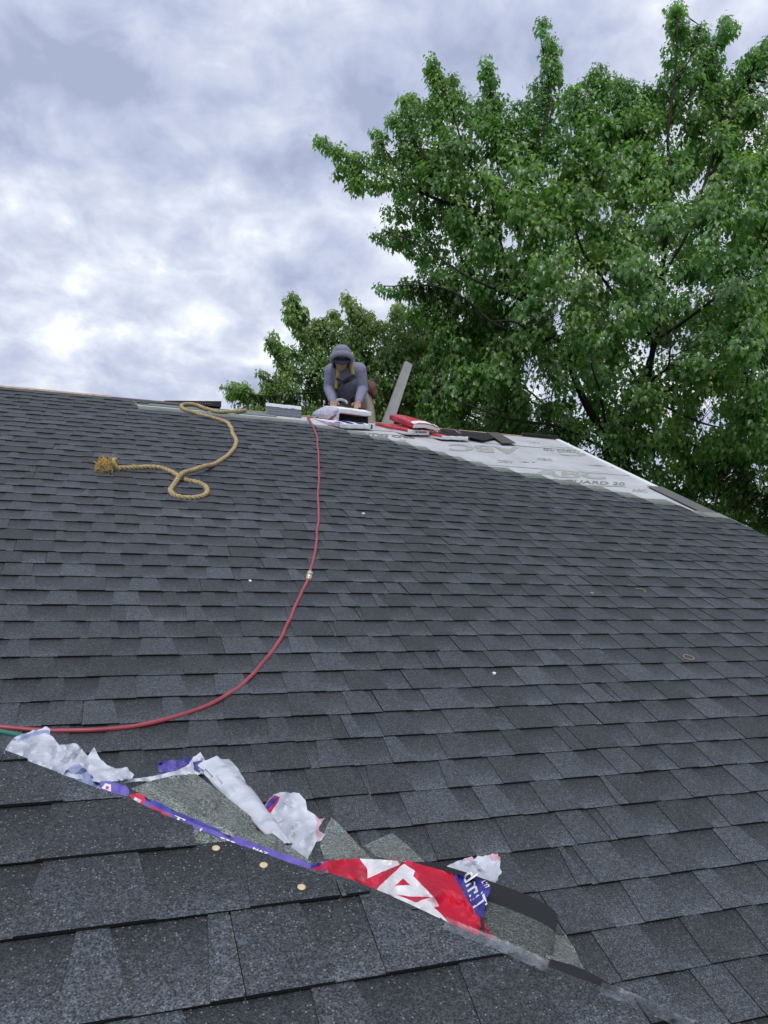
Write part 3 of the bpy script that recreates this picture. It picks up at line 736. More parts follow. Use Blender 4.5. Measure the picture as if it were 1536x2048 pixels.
# strip of wrapper folded along the hip: red end, then blue with white letters
def band():
    f_ = Film([(258, 1590, .006), (272, 1586, .02), (292, 1590, .022), (340, 1616, .022), (400, 1642, .024), (460, 1668, .024), (520, 1691, .024), (580, 1712, .022), (622, 1728, .012), (622, 1738, .004), (588, 1728, .004), (520, 1704, .004), (450, 1680, .004), (400, 1660, .004), (345, 1640, .004), (300, 1617, .004), (264, 1597, .004)], [], .004, .05, 21, .5, 6, 7, .001)
    o = f_.build('wrapper_band', MAT_PURPLE, None, [([(258, 1588), (275, 1584), (292, 1589), (288, 1612), (262, 1599)], 1), ([(302, 1611), (342, 1632), (337, 1641), (297, 1617)], 1),
        ([(293, 1592), (340, 1617), (400, 1643), (440, 1660), (440, 1666), (395, 1649), (340, 1626), (291, 1602)], 2)], [MAT_RED, MAT_BLUE])
    tag(o, 'narrow blue wrapper band with red end running along the hip', 'wrapper')
    f_.print("T'", (347, 1637), (368, 1646), (350, 1630), MAT_PRINT, o, .04)
    f_.print('E', (267, 1599), (280, 1606), (270, 1594), MAT_PRINT, o, .05)
    f_.print('NAZ', (505, 1699), (536, 1711), (507, 1694), MAT_PRINT, o, .04)
    f_.print('l', (398, 1662), (401, 1663), (402, 1656), MAT_PRINT, o, .04)
    f_.print('...', (440, 1676), (470, 1687), (441, 1673), MAT_PRINT, o, .04)
band()

# white wrapper folded back and rolled above the loose shingle
def roll():
    root = empty('rolled_wrapper', B(450, 1600, .24), 'white wrapper rolled into a tube beside the loose shingle', 'wrapper')
    a = Film([(232, 1562, .06), (262, 1558, .1), (300, 1553, .16), (330, 1547, .22), (356, 1540, .28), (378, 1528, .33), (386, 1514, .36, 1.2), (401, 1504, .37, .8), (409, 1518, .35), (420, 1528, .33), (410, 1542, .3), (396, 1550, .27), (380, 1548, .26), (350, 1553, .22), (315, 1563, .16), (280, 1562, .11), (250, 1566, .06)], [(390, 1530, .345)], .01, .05, 31, .3, 5, 4, crease=.03)
    a.build('folded_edge', MAT_WRAP, root, [([(386, 1524), (404, 1520), (410, 1532), (398, 1546), (388, 1540)], 1)], [MAT_BLUE])
    b_ = Film([(317, 1524, .36), (340, 1519, .38), (352, 1521, .38), (388, 1514, .38), (388, 1522, .36), (376, 1532, .33), (350, 1540, .29), (318, 1548, .26)], [], .02, .07, 32, .8, 5, 4, crease=.035)
    b_.build('violet_flap', MAT_PURPLE, root, [([(350, 1519), (386, 1514), (384, 1524), (354, 1534)], 1)], [MAT_BLUE])
    # the tube: cone-like roll from the top to the hip
    mb = MB(); p0, p1 = B(428, 1530, .30), B(572, 1692, .10)
    nrings = 26
    for lay_ in (0, 1):
        vs = []; n = 22
        for i in range(nrings + 1):
            k_ = i / nrings; c_ = p0.lerp(p1, k_); ax = (p1 - p0).normalized(); e1 = ax.cross(UPV).normalized(); e2 = ax.cross(e1)
            R_ = (.040 - .027 * k_) * (1 - .22 * lay_)
            ph = 2.2 * k_
            for j in range(n):
                an = 2 * math.pi * j / (n - 1) * (1.0 if lay_ == 0 else .7) + .8 * lay_
                rr = R_ * (1 - .22 * max(0, 1 - abs(math.sin((an + ph) * 1.5)) / .35) + .10 * noise.noise(Vector((math.cos(an) * 1.2, math.sin(an) * 1.2, k_ * 5))) + .06 * noise.noise(Vector((an * 2.5, k_ * 11, 2))))
                sq = .42
                jag = ax * (.018 * noise.noise(Vector((an * 3, 0, 1))) if i == 0 else 0)
                vs.append(c_ + (e1 * math.cos(an) + e2 * math.sin(an) * sq) * rr + jag)
        fs = [(i * n + j, i * n + j + 1, (i + 1) * n + j + 1, (i + 1) * n + j) for i in range(nrings) for j in range(n - 1)]
        mb.add(vs, fs)
    tb_ = mb.build('tube', MAT_WRAPROLL, root, True); tb_.data.set_sharp_from_angle(angle=math.radians(26))
m = MAT_WRAPROLL = mat('white_film_rolled', (.60, .64, .72), .24, .5, trans=.1, noise_s=22, noise_a=.16, bump=.3, bump_s=30)
def stain(m, col, scale, lo, hi):
    nt = m.node_tree; b = nt.nodes['Principled BSDF']; src = b.inputs['Base Color'].links[0].from_socket; g = nt.nodes.new('ShaderNodeNewGeometry')
    n = nt.nodes.new('ShaderNodeTexNoise'); n.inputs['Scale'].default_value = scale; n.inputs['Detail'].default_value = 4; nt.links.new(g.outputs['Position'], n.inputs['Vector'])
    mr = nt.nodes.new('ShaderNodeMapRange'); nt.links.new(n.outputs[0], mr.inputs[0])
    for i, q in enumerate((lo, hi, 0, .8)): mr.inputs[i + 1].default_value = q
    mx = nt.nodes.new('ShaderNodeMix'); mx.data_type = 'RGBA'; nt.links.new(mr.outputs[0], mx.inputs[0]); nt.links.new(src, mx.inputs[6]); mx.inputs[7].default_value = (*col, 1); nt.links.new(mx.outputs[2], b.inputs['Base Color'])
stain(m, (.50, .33, .34), 11, .52, .72); stain(m, (.20, .20, .24), 17, .60, .74)
roll()

# ragged white tongue of wrapper with a pink torn rim
def tongue():
    f_ = Film([(514, 1652, .16, .8), (519, 1630, .2, .6), (534, 1604, .27), (548, 1588, .31), (562, 1584, .33), (598, 1586, .34, .8), (611, 1600, .34), (614, 1619, .32), (628, 1628, .31, 1.2), (638, 1638, .30, 1.5), (650, 1636, .31, 1), (642, 1648, .29, 1), (638, 1662, .27), (650, 1668, .28, .8), (644, 1680, .26, 1), (632, 1684, .24), (624, 1700, .18), (614, 1722, .06), (606, 1716, .05), (584, 1698, .08), (560, 1678, .1), (540, 1660, .14)], [(570, 1620, .36), (590, 1660, .26), (560, 1640, .24), (545, 1622, .26), (605, 1690, .16)], .016, .03, 41, .4, 5, 4, crease=.05)
    o = f_.build('wrapper_tongue', MAT_WRAP, None, [([(514, 1654), (520, 1630), (535, 1604), (549, 1590), (560, 1594), (556, 1604), (544, 1622), (532, 1640), (522, 1656)], 1), ([(522, 1626), (536, 1604), (548, 1592), (556, 1595), (550, 1606), (536, 1620), (526, 1632)], 2), ([(630, 1630), (648, 1637), (641, 1650), (638, 1664), (648, 1670), (634, 1680), (632, 1660), (634, 1645)], 3)], [MAT_RED, MAT_BLUE, MAT_WRAPPINK])
    tag(o, 'ragged white wrapper tongue with red torn rim standing beyond the hip', 'wrapper')
    for i in range(9):
        x = 573 + i * 2.6; y0_ = 1664 + 3 * math.sin(i * 2.1); L_ = 10 + 6 * math.sin(i * 1.3 + 1)
        vs = [f_.at(x, y0_, .0012), f_.at(x + .9, y0_, .0012), f_.at(x + .7, y0_ + L_, .0012), f_.at(x + .1, y0_ + L_, .0012)]
        link('stain', mesh('stain', vs, [(0, 1, 2, 3)]), MAT_STAIN, o)
tongue()

# the big red wrapper
def red_wrapper():
    f_ = Film([(612, 1734, .01), (640, 1724, .05), (680, 1719, .1), (720, 1717, .13), (770, 1719, .16), (810, 1720, .19), (860, 1734, .18), (905, 1748, .17), (950, 1756, .17, .8), (981, 1768, .16, 1.0), (978, 1788, .14, 1.4), (970, 1812, .11, 1.4), (966, 1832, .08), (974, 1856, .05), (986, 1880, .012), (950, 1868, .008), (900, 1846, .008), (840, 1818, .008), (775, 1788, .008), (700, 1758, .008), (650, 1744, .006)],
              [(860, 1790, .05), (830, 1760, .15), (760, 1750, .06), (900, 1800, .12), (800, 1775, .09), (930, 1830, .05)], .028, .028, 51, .3, 7, 5.5, crease=.035)
    o = f_.build('red_wrapper', MAT_RED, None, [
        ([(719, 1716), (812, 1723), (790, 1733), (735, 1757), (735, 1740)], 1),
        ([(808, 1727), (830, 1742), (826, 1752), (852, 1778), (872, 1800), (878, 1812), (868, 1814), (890, 1836), (896, 1845), (860, 1830), (800, 1802), (752, 1783), (757, 1774), (776, 1756)], 1),
        ([(789, 1772), (806, 1757), (821, 1770)], 0), ([(790, 1788), (820, 1793), (863, 1794), (832, 1805)], 0),
        ([(880, 1834), (890, 1842), (894, 1848), (882, 1846)], 3),
        ([(905, 1746), (950, 1754), (983, 1766), (979, 1790), (972, 1815), (967, 1832), (964, 1840), (950, 1825), (930, 1792), (915, 1765)], 2),
        ([(632, 1726), (650, 1722), (640, 1732), (618, 1738), (612, 1733)], 2), ([(644, 1733), (654, 1740), (648, 1744)], 2)],
        [MAT_PRINT, MAT_BLUE, MAT_BLUE])
    tag(o, 'bright red wrapper with big white letter and blue corner on hip', 'wrapper')
    f_.print('Timb', (949, 1826), (925, 1752), (975, 1808), MAT_PRINT, o, .012, .0016)
    f_.print('nu', (971, 1776), (962, 1764), (980, 1772), MAT_PRINT, o, .01, .0016)
    mb = MB(); a = [(961, 1834), (968, 1836), (971, 1874), (962, 1872)]
    mb.hexa([B(x, y, .1) for x, y in a] + [B(x, y, .012) for x, y in a]); tag(mb.build('shingle_sliver', MAT_FELT), 'black upright shingle sliver across the red wrapper corner', 'shingle')
red_wrapper()
def white_rag():
    f_ = Film([(894, 1732, .52), (915, 1722, .54, 1), (940, 1714, .56, 1.6), (966, 1713, .58, 1.6), (985, 1707, .6, 1), (1001, 1714, .6, 1.6), (1000, 1732, .58, 1.6), (1004, 1744, .55, 1.6), (992, 1764, .5, 1), (978, 1775, .45), (940, 1764, .45), (905, 1750, .46)], [(955, 1738, .56)], .012, .04, 61, .6, 4, 3.5, crease=.045)
    o = f_.build('wrapper_rag', MAT_WRAP, None, [([(930, 1716), (945, 1713), (953, 1717), (940, 1723)], 1), ([(978, 1711), (988, 1706), (1002, 1714), (998, 1722), (984, 1722)], 1)], [MAT_WRAPPINK])
    tag(o, 'small torn white rag with pink corner behind the red wrapper', 'wrapper')
white_rag()

# curled shingle: a bent strip that stands on the far side of the hip
def curled():
    top = [(783, 1704, .30), (830, 1716, .30), (880, 1729, .30), (930, 1744, .295), (980, 1762, .28), (1030, 1780, .26), (1070, 1797, .275), (1098, 1812, .29), (1113, 1826, .30), (1115, 1838, .28)]
    bot = [(800, 1790, .22), (850, 1812, .20), (900, 1840, .16), (935, 1862, .12), (970, 1878, .06), (1010, 1894, .03), (1045, 1908, .035), (1072, 1918, .05), (1092, 1922, .08), (1104, 1918, .13)]
    T = spline([B(*p) for p in top], 5); Bo = spline([B(*p) for p in bot], 5); n = len(T); K = 11
    vs = []
    for i in range(n):
        out = (EYE - T[i]).normalized()
        for j in range(K):
            k_ = j / (K - 1); vs.append(T[i].lerp(Bo[i], k_) + out * .028 * math.sin(math.pi * k_) * (i / n))
    nv = len(vs); vs += [p + (p - EYE).normalized() * .005 for p in vs]
    F1 = [(i * K + j, i * K + j + 1, (i + 1) * K + j + 1, (i + 1) * K + j) for i in range(n - 1) for j in range(K - 1)]
    mi = [1 if (f_[0] % K) < 4 else 0 for f_ in F1]
    rim = [(i * K, (i + 1) * K, nv + (i + 1) * K, nv + i * K) for i in range(n - 1)] + [((n - 1) * K + j, (n - 1) * K + j + 1, nv + (n - 1) * K + j + 1, nv + (n - 1) * K + j) for j in range(K - 1)]
    me = mesh('curled_shingle', vs, F1 + [tuple(nv + i for i in f_[::-1]) for f_ in F1] + rim)
    o = link('curled_shingle', me, [MAT_CURL, MAT_FELT], None, True); me.polygons.foreach_set('material_index', mi + [1] * len(F1) + [1] * len(rim))
    tag(o, 'dark shingle curled up on edge behind the red wrapper', 'shingle')
MAT_CURL = granule_mat('curled_granules', (.075, .082, .074), (.2, .2, .2), .6)
for n in MAT_CURL.node_tree.nodes:
    if n.type == 'ATTRIBUTE':
        v = MAT_CURL.node_tree.nodes.new('ShaderNodeValue'); v.outputs[0].default_value = 1.0 if n.attribute_name == 'tone' else 0.0
        for l in list(n.outputs['Fac'].links): MAT_CURL.node_tree.links.new(v.outputs[0], l.to_socket)
curled()
# lifted black shingle edge and its clear release film along the cut
slab_piece('lifted_flap', [(1086, 1915, .02), (1110, 1920, .05), (1150, 1932, .055), (1190, 1950, .045), (1222, 1968, .02), (1244, 1980, .004), (1208, 1992, -.02), (1160, 1988, -.03), (1124, 1970, -.028), (1102, 1944, -.015)], [(1150, 1955, .03)], MAT_FELT, None, 9, .004)
bpy.data.objects['lifted_flap'].name = 'shingle_flap'; tag(bpy.data.objects['shingle_flap'], 'black underside of a lifted shingle edge at the hip', 'shingle')
def film_strip(P, Wd, lab, nm='release_film'):
    vs = []; n = 40; pts = spline([Vector((x, y, 0)) for x, y in P], 10)
    for i, p in enumerate(pts):
        for j in range(5):
            w = Wd * (j / 4); x, y = p.x - w * .25, p.y + w + 1.5 * noise.noise(Vector((p.x * .12, j, 1))); t, s = ts2(x, y)
            vs.append(N(t, s, .024 + .003 * noise.noise(Vector((p.x * .08, j * .8, 7))) + .004 * (j == 0)))
    fs = [(i * 5 + j, i * 5 + j + 1, (i + 1) * 5 + j + 1, (i + 1) * 5 + j) for i in range(len(pts) - 1) for j in range(4)]
    o = link(nm, mesh(nm, vs, fs), MAT_FILM, None, True); tag(o, lab, 'plastic film')
film_strip([(886, 1866), (930, 1884), (985, 1906), (1040, 1930), (1092, 1954)], 20, 'crinkled clear film strip on hip left of the black flap')
film_strip([(1196, 1998), (1240, 2012), (1290, 2036), (1340, 2058), (1380, 2076)], 20, 'crinkled clear film strip on hip at bottom right corner')

# ------------------------------------------------------------------ things along the ridge
def bundle_mesh(name, corners, th, mats, parent, curve=None, regions=None, n=18, m_=8, bulge=.012, seed=1):
    """soft packed slab: corners = 4 points of its underside (ccw), th = thickness; faces get material by side"""
    a, b_, c_, d = map(Vector, corners); up = (b_ - a).cross(d - a).normalized()
    if up.z < 0: up = -up
    vs = []; idx = {}
    def P(u, v, w):
        p = (a * (1 - u) + b_ * u) * (1 - v) + (d * (1 - u) + c_ * u) * v
        e = max(abs(u - .5), abs(v - .5)) * 2; r = 1 - .18 * max(0, e - .86) / .14
        z = th * (.5 + (w - .5) * r) + bulge * (1 - (2 * u - 1) ** 4) * (1 - (2 * v - 1) ** 4) * (w * 2 - 1) * .6
        q = p + up * z + up * .006 * noise.noise(Vector((u * 7 + seed, v * 5, w * 3))) + (b_ - a).normalized() * .006 * noise.noise(Vector((u * 9, v * 9 + seed, w * 6)))
        if curve: q = q + curve(u, v) * up
        return q
    def V(u, v, w):
        k_ = (round(u, 4), round(v, 4), round(w, 4))
        if k_ not in idx: idx[k_] = len(vs); vs.append(P(u, v, w))
        return idx[k_]
    fs = []; mi = []
    U = [i / n for i in range(n + 1)]; Vv = [j / m_ for j in range(m_ + 1)]; Wv = [0, .25, .5, .75, 1]
    def quad(q, side, u, v, w): fs.append(tuple(V(*p) for p in q)); mi.append(regions(side, u, v, w) if regions else 0)
    for i in range(n):
        for j in range(m_):
            u0, u1, v0, v1 = U[i], U[i + 1], Vv[j], Vv[j + 1]; uc, vc = (u0 + u1) / 2, (v0 + v1) / 2
            quad([(u0, v0, 1), (u1, v0, 1), (u1, v1, 1), (u0, v1, 1)], 'top', uc, vc, 1); quad([(u0, v1, 0), (u1, v1, 0), (u1, v0, 0), (u0, v0, 0)], 'bottom', uc, vc, 0)
    for k_ in range(4):
        w0, w1 = Wv[k_], Wv[k_ + 1]; wc = (w0 + w1) / 2
        for i in range(n):
            u0, u1 = U[i], U[i + 1]
            quad([(u0, 0, w0), (u1, 0, w0), (u1, 0, w1), (u0, 0, w1)], 'front', (u0 + u1) / 2, 0, wc); quad([(u1, 1, w0), (u0, 1, w0), (u0, 1, w1), (u1, 1, w1)], 'back', (u0 + u1) / 2, 1, wc)
        for j in range(m_):
            v0, v1 = Vv[j], Vv[j + 1]
            quad([(1, v0, w0), (1, v1, w0), (1, v1, w1), (1, v0, w1)], 'right', 1, (v0 + v1) / 2, wc); quad([(0, v1, w0), (0, v0, w0), (0, v0, w1), (0, v1, w1)], 'left', 0, (v0 + v1) / 2, wc)
    me = mesh(name, vs, fs); o = link(name, me, mats, parent, True); me.polygons.foreach_set('material_index', mi); return o
GLOSSWHITE = mat('white_wrap_gloss', (.74, .76, .78), .28, .5, noise_s=18, noise_a=.08, bump=.35, bump_s=22)
GLOSSRED = mat('red_wrap_gloss', (.46, .05, .075), .25, .5, noise_s=14, noise_a=.2, bump=.35, bump_s=22)
GLOSSBLUE = mat('blue_wrap_gloss', (.04, .045, .22), .28, .5, noise_s=20, noise_a=.3, bump=.35, bump_s=25)
GLOSSLILAC = mat('lilac_wrap_gloss', (.42, .40, .52), .3, .5, noise_s=25, noise_a=.3, bump=.4, bump_s=25)
WM = [GLOSSWHITE, GLOSSRED, GLOSSBLUE, GLOSSLILAC, MAT_BLACK]
def on_ray_main(x, y, h): t, s = ts(x, y); return M(t, s, h)

# two bundles in front of the worker: lower one flat on the ridge, upper one held bent over it
def bundles_worker():
    fl, fr = on_ray_main(679, 860, .015), on_ray_main(744, 862, .015)
    back = (Vector((-.18, .50, .12)))
    bl, br = fl + Vector((-.15, .40, .13)), fr + Vector((-.15, .40, .13))
    reg = lambda side, u, v, w: (0 if side == 'front' and u < .93 else 2 if side in ('top', 'right', 'front') and (u > .3 or v < .3) and not (side == 'top' and v < .35 and (int(u * 9) % 3 == 1)) else 3 if side == 'left' and w > .3 else 1 if side == 'left' else 0)
    o = bundle_mesh('shingle_bundle', (fl, fr, br, bl), .052, WM, None, None, reg, seed=2)
    tag(o, 'white and blue wrapped shingle bundle flat on ridge below the worker', 'shingle bundle', 'wrapped shingle bundles on the ridge')
    s0 = M(*ts(679, 866), .02)
    # upper: rises from the left, bends, then runs level to the right
    a, b_ = Q(659, 826, 7.62), Q(743, 831, 7.62)
    c_, d = b_ + Vector((-.08, .36, .10)), a + Vector((-.08, .36, .10))
    cv = lambda u, v: (-.075 * (1 - u / .30) ** 1.6 if u < .30 else -.03 * (u - .3))
    reg2 = lambda side, u, v, w: (0 if side == 'front' and u > .22 else 3 if u < .22 and side in ('front', 'top', 'left') and w > .35 else 1 if side == 'bottom' and u < .8 else 4 if side == 'bottom' else 0 if side == 'top' else 1)
    o = bundle_mesh('shingle_bundle', (a, b_, c_, d), .062, WM, None, cv, reg2, seed=5)
    tag(o, 'white topped shingle bundle lifted under the worker\'s hands, upper one', 'shingle bundle', 'wrapped shingle bundles on the ridge')
    # the loose lilac wrapper that joins both at their left end
    mb = MB(); pts = []
    for i in range(9):
        k_ = i / 8; x = 662 - 7 * math.sin(math.pi * k_) + 12 * k_ * .6; y = 822 + 40 * k_
        pts.append((x, y))
    vs = []
    for i, (x, y) in enumerate(pts):
        for j in range(5): vs.append(Q(x + j * 4.5 + 3 * noise.noise(Vector((i * .6, j * .7, 3))), y + j * .5, 7.66 - .012 * j + .02 * noise.noise(Vector((i * .5, j * .6, 8)))))
    fs = [(i * 5 + j, i * 5 + j + 1, (i + 1) * 5 + j + 1, (i + 1) * 5 + j) for i in range(8) for j in range(4)]
    vs2 = vs + [p + FW * .004 for p in vs]; fs2 = fs + [tuple(45 + i for i in f_[::-1]) for f_ in fs]
    tag(link('loose_wrapper', mesh('loose_wrapper', vs2, fs2), GLOSSLILAC, None, True), 'crumpled lilac wrapper sleeve at left end of the worker\'s bundles', 'wrapper')
    # black slab added to stand in for the shade between the two bundles
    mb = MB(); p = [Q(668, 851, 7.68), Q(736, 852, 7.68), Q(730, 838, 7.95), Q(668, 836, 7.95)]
    mb.hexa([q for q in p] + [q + Vector((0, 0, .115)) for q in p]); tag(mb.build('gap_shade_slab', MAT_FELT), 'dark bare shingles in the gap between the worker\'s two bundles', 'shingles')
bundles_worker()

def bundles_red():
    fl, fr = on_ray_main(814, 873, .012), on_ray_main(858, 874, .012)
    bl, br = fl + Vector((-.20, .40, .14)), fr + Vector((-.20, .40, .14))
    reg = lambda side, u, v, w: 0 if side == 'front' else (1 if side == 'left' and w > .55 else 0 if side == 'left' else 1)
    o = bundle_mesh('shingle_bundle', (fl, fr, br, bl), .062, WM, None, None, reg, seed=8)
    tag(o, 'white sided shingle bundle underneath the red bundle', 'shingle bundle', 'wrapped shingle bundles on the ridge')
    mb = MB(); b0 = fl.lerp(fr, .35); ex = (fr - fl)
    for i, w in enumerate((.03, .02, .035, .02, .03, .025)):
        q = b0 + ex * (i * .085) + NM * .03 - UM * .004; mb.box(q, ex.normalized() * w * .5, NM * .014, -UM * .002)
    mb.build('printing', MAT_BLACK, o)
    a, b_ = fl + NM * .066 + Vector((.05, .005, .005)), fr + NM * .062 + Vector((.075, -.01, .0))
    c_, d = b_ + Vector((-.18, .40, .165)), a + Vector((-.10, .40, .18))
    reg2 = lambda side, u, v, w: (0 if side == 'front' and w < .75 else 1 if side != 'top' else 0 if v < .10 + .22 * max(0, .3 - u) else 2 if .42 < u < .72 and v > .62 else 1)
    o = bundle_mesh('shingle_bundle', (a, b_, c_, d), .058, WM, None, lambda u, v: .02 * math.sin(math.pi * u) - .02 * u, reg2, bulge=.02, seed=11)
    tag(o, 'glossy red topped shingle bundle stacked on another beside the grey board', 'shingle bundle', 'wrapped shingle bundles on the ridge')
    # opened bundle at the right
    fl, fr = on_ray_main(883, 882, .012), on_ray_main(938, 884, .012)
    bl, br = fl + Vector((-.20, .36, .12)), fr + Vector((-.20, .36, .12))
    reg3 = lambda side, u, v, w: 0 if side == 'front' and u < .95 else 2 if u > .93 else (1 if side == 'left' and w > .4 else 0 if side == 'left' else 1 if u < .15 else 4)
    o = bundle_mesh('shingle_bundle', (fl, fr, br, bl), .045, WM, None, None, reg3, seed=14)
    tag(o, 'low opened shingle bundle with white front right of the red bundle', 'shingle bundle', 'wrapped shingle bundles on the ridge')
    def rag(pts, m_, lab, k0, seed, mats=(), wob=.03):
        n = 6; vs = []; 
        for i, (x, y, w) in enumerate(pts):
            for j in range(n): vs.append(Q(x + (j / (n - 1) - .5) * w + 1.5 * noise.noise(Vector((i * .9, j * .8, seed))), y + 1.5 * noise.noise(Vector((i, j, seed + 4))), k0 + wob * noise.noise(Vector((i * .7, j * .7, seed + 9)))))
        fs = [(i * n + j, i * n + j + 1, (i + 1) * n + j + 1, (i + 1) * n + j) for i in range(len(pts) - 1) for j in range(n - 1)]
        nv = len(vs); me = mesh('torn_wrapper', vs + [p + FW * .003 for p in vs], fs + [tuple(nv + i for i in f_[::-1]) for f_ in fs])
        o = link('torn_wrapper', me, [m_] + list(mats), None, True)
        for q, f_ in enumerate(me.polygons): f_.material_index = (0, 0, 1, 0, 2, 1)[(q * 5 + seed) % 6] if mats else 0
        tag(o, lab, 'wrapper')
    rag([(853, 846, 4), (862, 848, 12), (869, 853, 14), (872, 860, 14), (872, 867, 16), (878, 873, 10)], GLOSSWHITE, 'crumpled white wrapper end between the red bundle and opened bundle', 7.93, 3, (GLOSSRED, GLOSSBLUE))
    rag([(908, 856, 3), (912, 859, 7), (917, 864, 8), (922, 870, 7), (925, 874, 4)], GLOSSLILAC, 'small blue and red wrapper scrap standing on the opened bundle', 8.06, 6, (GLOSSRED, GLOSSBLUE), .015)
bundles_red()

def dark_sheets():
    def sheet(name, P, lab, m_, h, cat='shingle'):
        pts = [M(*ts(x, y), h + dh) for x, y, dh in P]; mb = MB(); n = len(pts)
        mb.add(pts + [p + NM * .006 for p in pts], [tuple(range(n - 1, -1, -1)), tuple(range(n, 2 * n))] + [(i, (i + 1) % n, n + (i + 1) % n, n + i) for i in range(n)])
        tag(mb.build(name, m_), lab, cat)
    sheet('loose_shingle', [(876, 866, .01), (884, 860, .0), (968, 869, .0), (985, 872, .0), (990, 880, .01), (966, 886, .01), (940, 882, .02)], 'dark loose shingle lying flat right of the opened bundle', MAT_FELT, .012)
    sheet('loose_shingle', [(972, 869, 0), (996, 870, 0), (1031, 891, .0), (1004, 891, .0)], 'brown grey loose shingle with pointed end on white underlayment', MAT_BROWN, .022)
dark_sheets()
def ridge_lip():
    a, b_ = ts(1046, 873)[0], ts(1114, 877)[0]
    plane_box('ridge_cap', a, min(b_, RAKE - .02), RIDGE - .035, RIDGE + .012, .012, .035, MAT_BLACK, house)
ridge_lip()

# grey lidded bundle standing across the ridge
def grey_bundle():
    a, b_ = on_ray_main(533, 829, .004), on_ray_main(602, 836, .004)
    ex = (b_ - a); ez = Vector((0, 0, 1)) * .105; ey = Vector((ray(575, 815).x, ray(575, 815).y, .03)).normalized() * .8
    root = empty('shingle_pack', a, 'grey shingle pack with white wrapped top standing on the ridge', 'shingle bundle')
    L_ = 13; mb = None
    for i in range(L_):
        j = random.uniform(-.0012, .0012); mb = MB(); mb.box(a + ez * (i / L_) + ex.normalized() * j, ex + ex.normalized() * random.uniform(-.001, .001), ey, ez * (.985 / L_))
        mb.build('shingle', MAT_PACK[i % 3], root)
    top = [a + ez - ex * .03, b_ + ez + ex * .0, b_ + ez + ey, a + ez + ey - ex * .03]
    mb = MB(); n = 12; vs = []
    for i in range(n + 1):
        for j in range(7):
            u, v = i / n, j / 6; vs.append(top[0].lerp(top[1], u).lerp(top[3].lerp(top[2], u), v) + Vector((0, 0, .010 + .006 * noise.noise(Vector((u * 5, v * 4, 2))))))
    fr = [p + Vector((0, -.006, -.036 - .010 * noise.noise(Vector((i * .7, 0, 1))))) for i, p in enumerate(vs[::7])]
    o_ = len(vs); vs += fr
    fs = [(i * 7 + j, (i + 1) * 7 + j, (i + 1) * 7 + j + 1, i * 7 + j + 1) for i in range(n) for j in range(6)] + [(o_ + i, o_ + i + 1, (i + 1) * 7, i * 7) for i in range(n)]
    link('wrapper_top', mesh('wrapper_top', vs, fs), MAT_WRAP, root, True)
MAT_PACK = [mat('pack_grey_%s' % w, c_, .75, .3, noise_s=90, noise_a=.25) for w, c_ in (('mid', (.17, .185, .22)), ('dark', (.12, .13, .16)), ('light', (.21, .22, .26)))]
grey_bundle()

# black perforated ridge vent lying at the left of the ridge
def vent():
    z = lambda x, y, k_: Q(x, y, k_)
    t0, s0 = ts(332, 812); t1, s1 = ts(445, 826)
    A = M(ts(330, 812)[0], RIDGE + .0, .010); Bv = M(ts(446, 822)[0], RIDGE + .0, .010); ex = Bv - A; e = ex.normalized(); n_ = 22
    root = empty('ridge_vent', A, 'black perforated ridge vent strip lying along the ridge behind the rope', 'ridge vent')
    mb = MB(); hgt = lambda u: .010 + .048 * u
    for i in range(n_):
        u0, u1 = i / n_, (i + 1) / n_; p0, p1 = A + ex * u0, A + ex * u1; h0, h1 = hgt(u0), hgt(u1); Z = Vector((0, 0, 1)); y = Vector((0, .02, 0))
        mb.hexa([p0, p1, p1 + y, p0 + y, p0 + Z * h0 * .45, p1 + Z * h1 * .45, p1 + y + Z * h1 * .45, p0 + y + Z * h0 * .45])
        mb.hexa([p0 + Z * h0 * .62, p1 + Z * h1 * .62, p1 + y + Z * h1 * .62, p0 + y + Z * h0 * .62, p0 + Z * h0, p1 + Z * h1, p1 + y + Z * h1, p0 + y + Z * h0])
        q = p0.lerp(p1, .72); hh = (h0 + h1) / 2; mb.box(p0 + Z * h0 * .45, (p1 - p0) * .6, y, Z * hh * .17)
    mb.build('perforated_edge', MAT_BLACK, root)
    mb = MB(); y = Vector((0, .14, -.10)); Z = Vector((0, 0, 1))
    mb.hexa([A + Z * .002 + y * .16, Bv + Z * .046 + y * .16, Bv + Z * .046 + y, A + Z * .002 + y, A + Z * .008 + y * .16, Bv + Z * .054 + y * .16, Bv + Z * .054 + y, A + Z * .008 + y]); mb.build('flange', MAT_BLACK, root)
vent()

# grey board leaning up from behind the ridge
def board():
    p0, p1 = Q(760, 862, 8.1), Q(813, 722, 8.35); w = Q(825, 729, 8.35) - p1; w0 = (Q(784, 862, 8.1) - p0); th = Vector((-.01, .03, 0))
    p0 = p0 - (p1 - p0) * .25
    mb = MB(); mb.hexa([p0, p0 + w0, p0 + w0 + th, p0 + th, p1, p1 + w, p1 + w + th, p1 + th])
    tag(mb.build('board', MAT_BOARD), 'tall grey board leaning upright behind the ridge', 'board')
board()

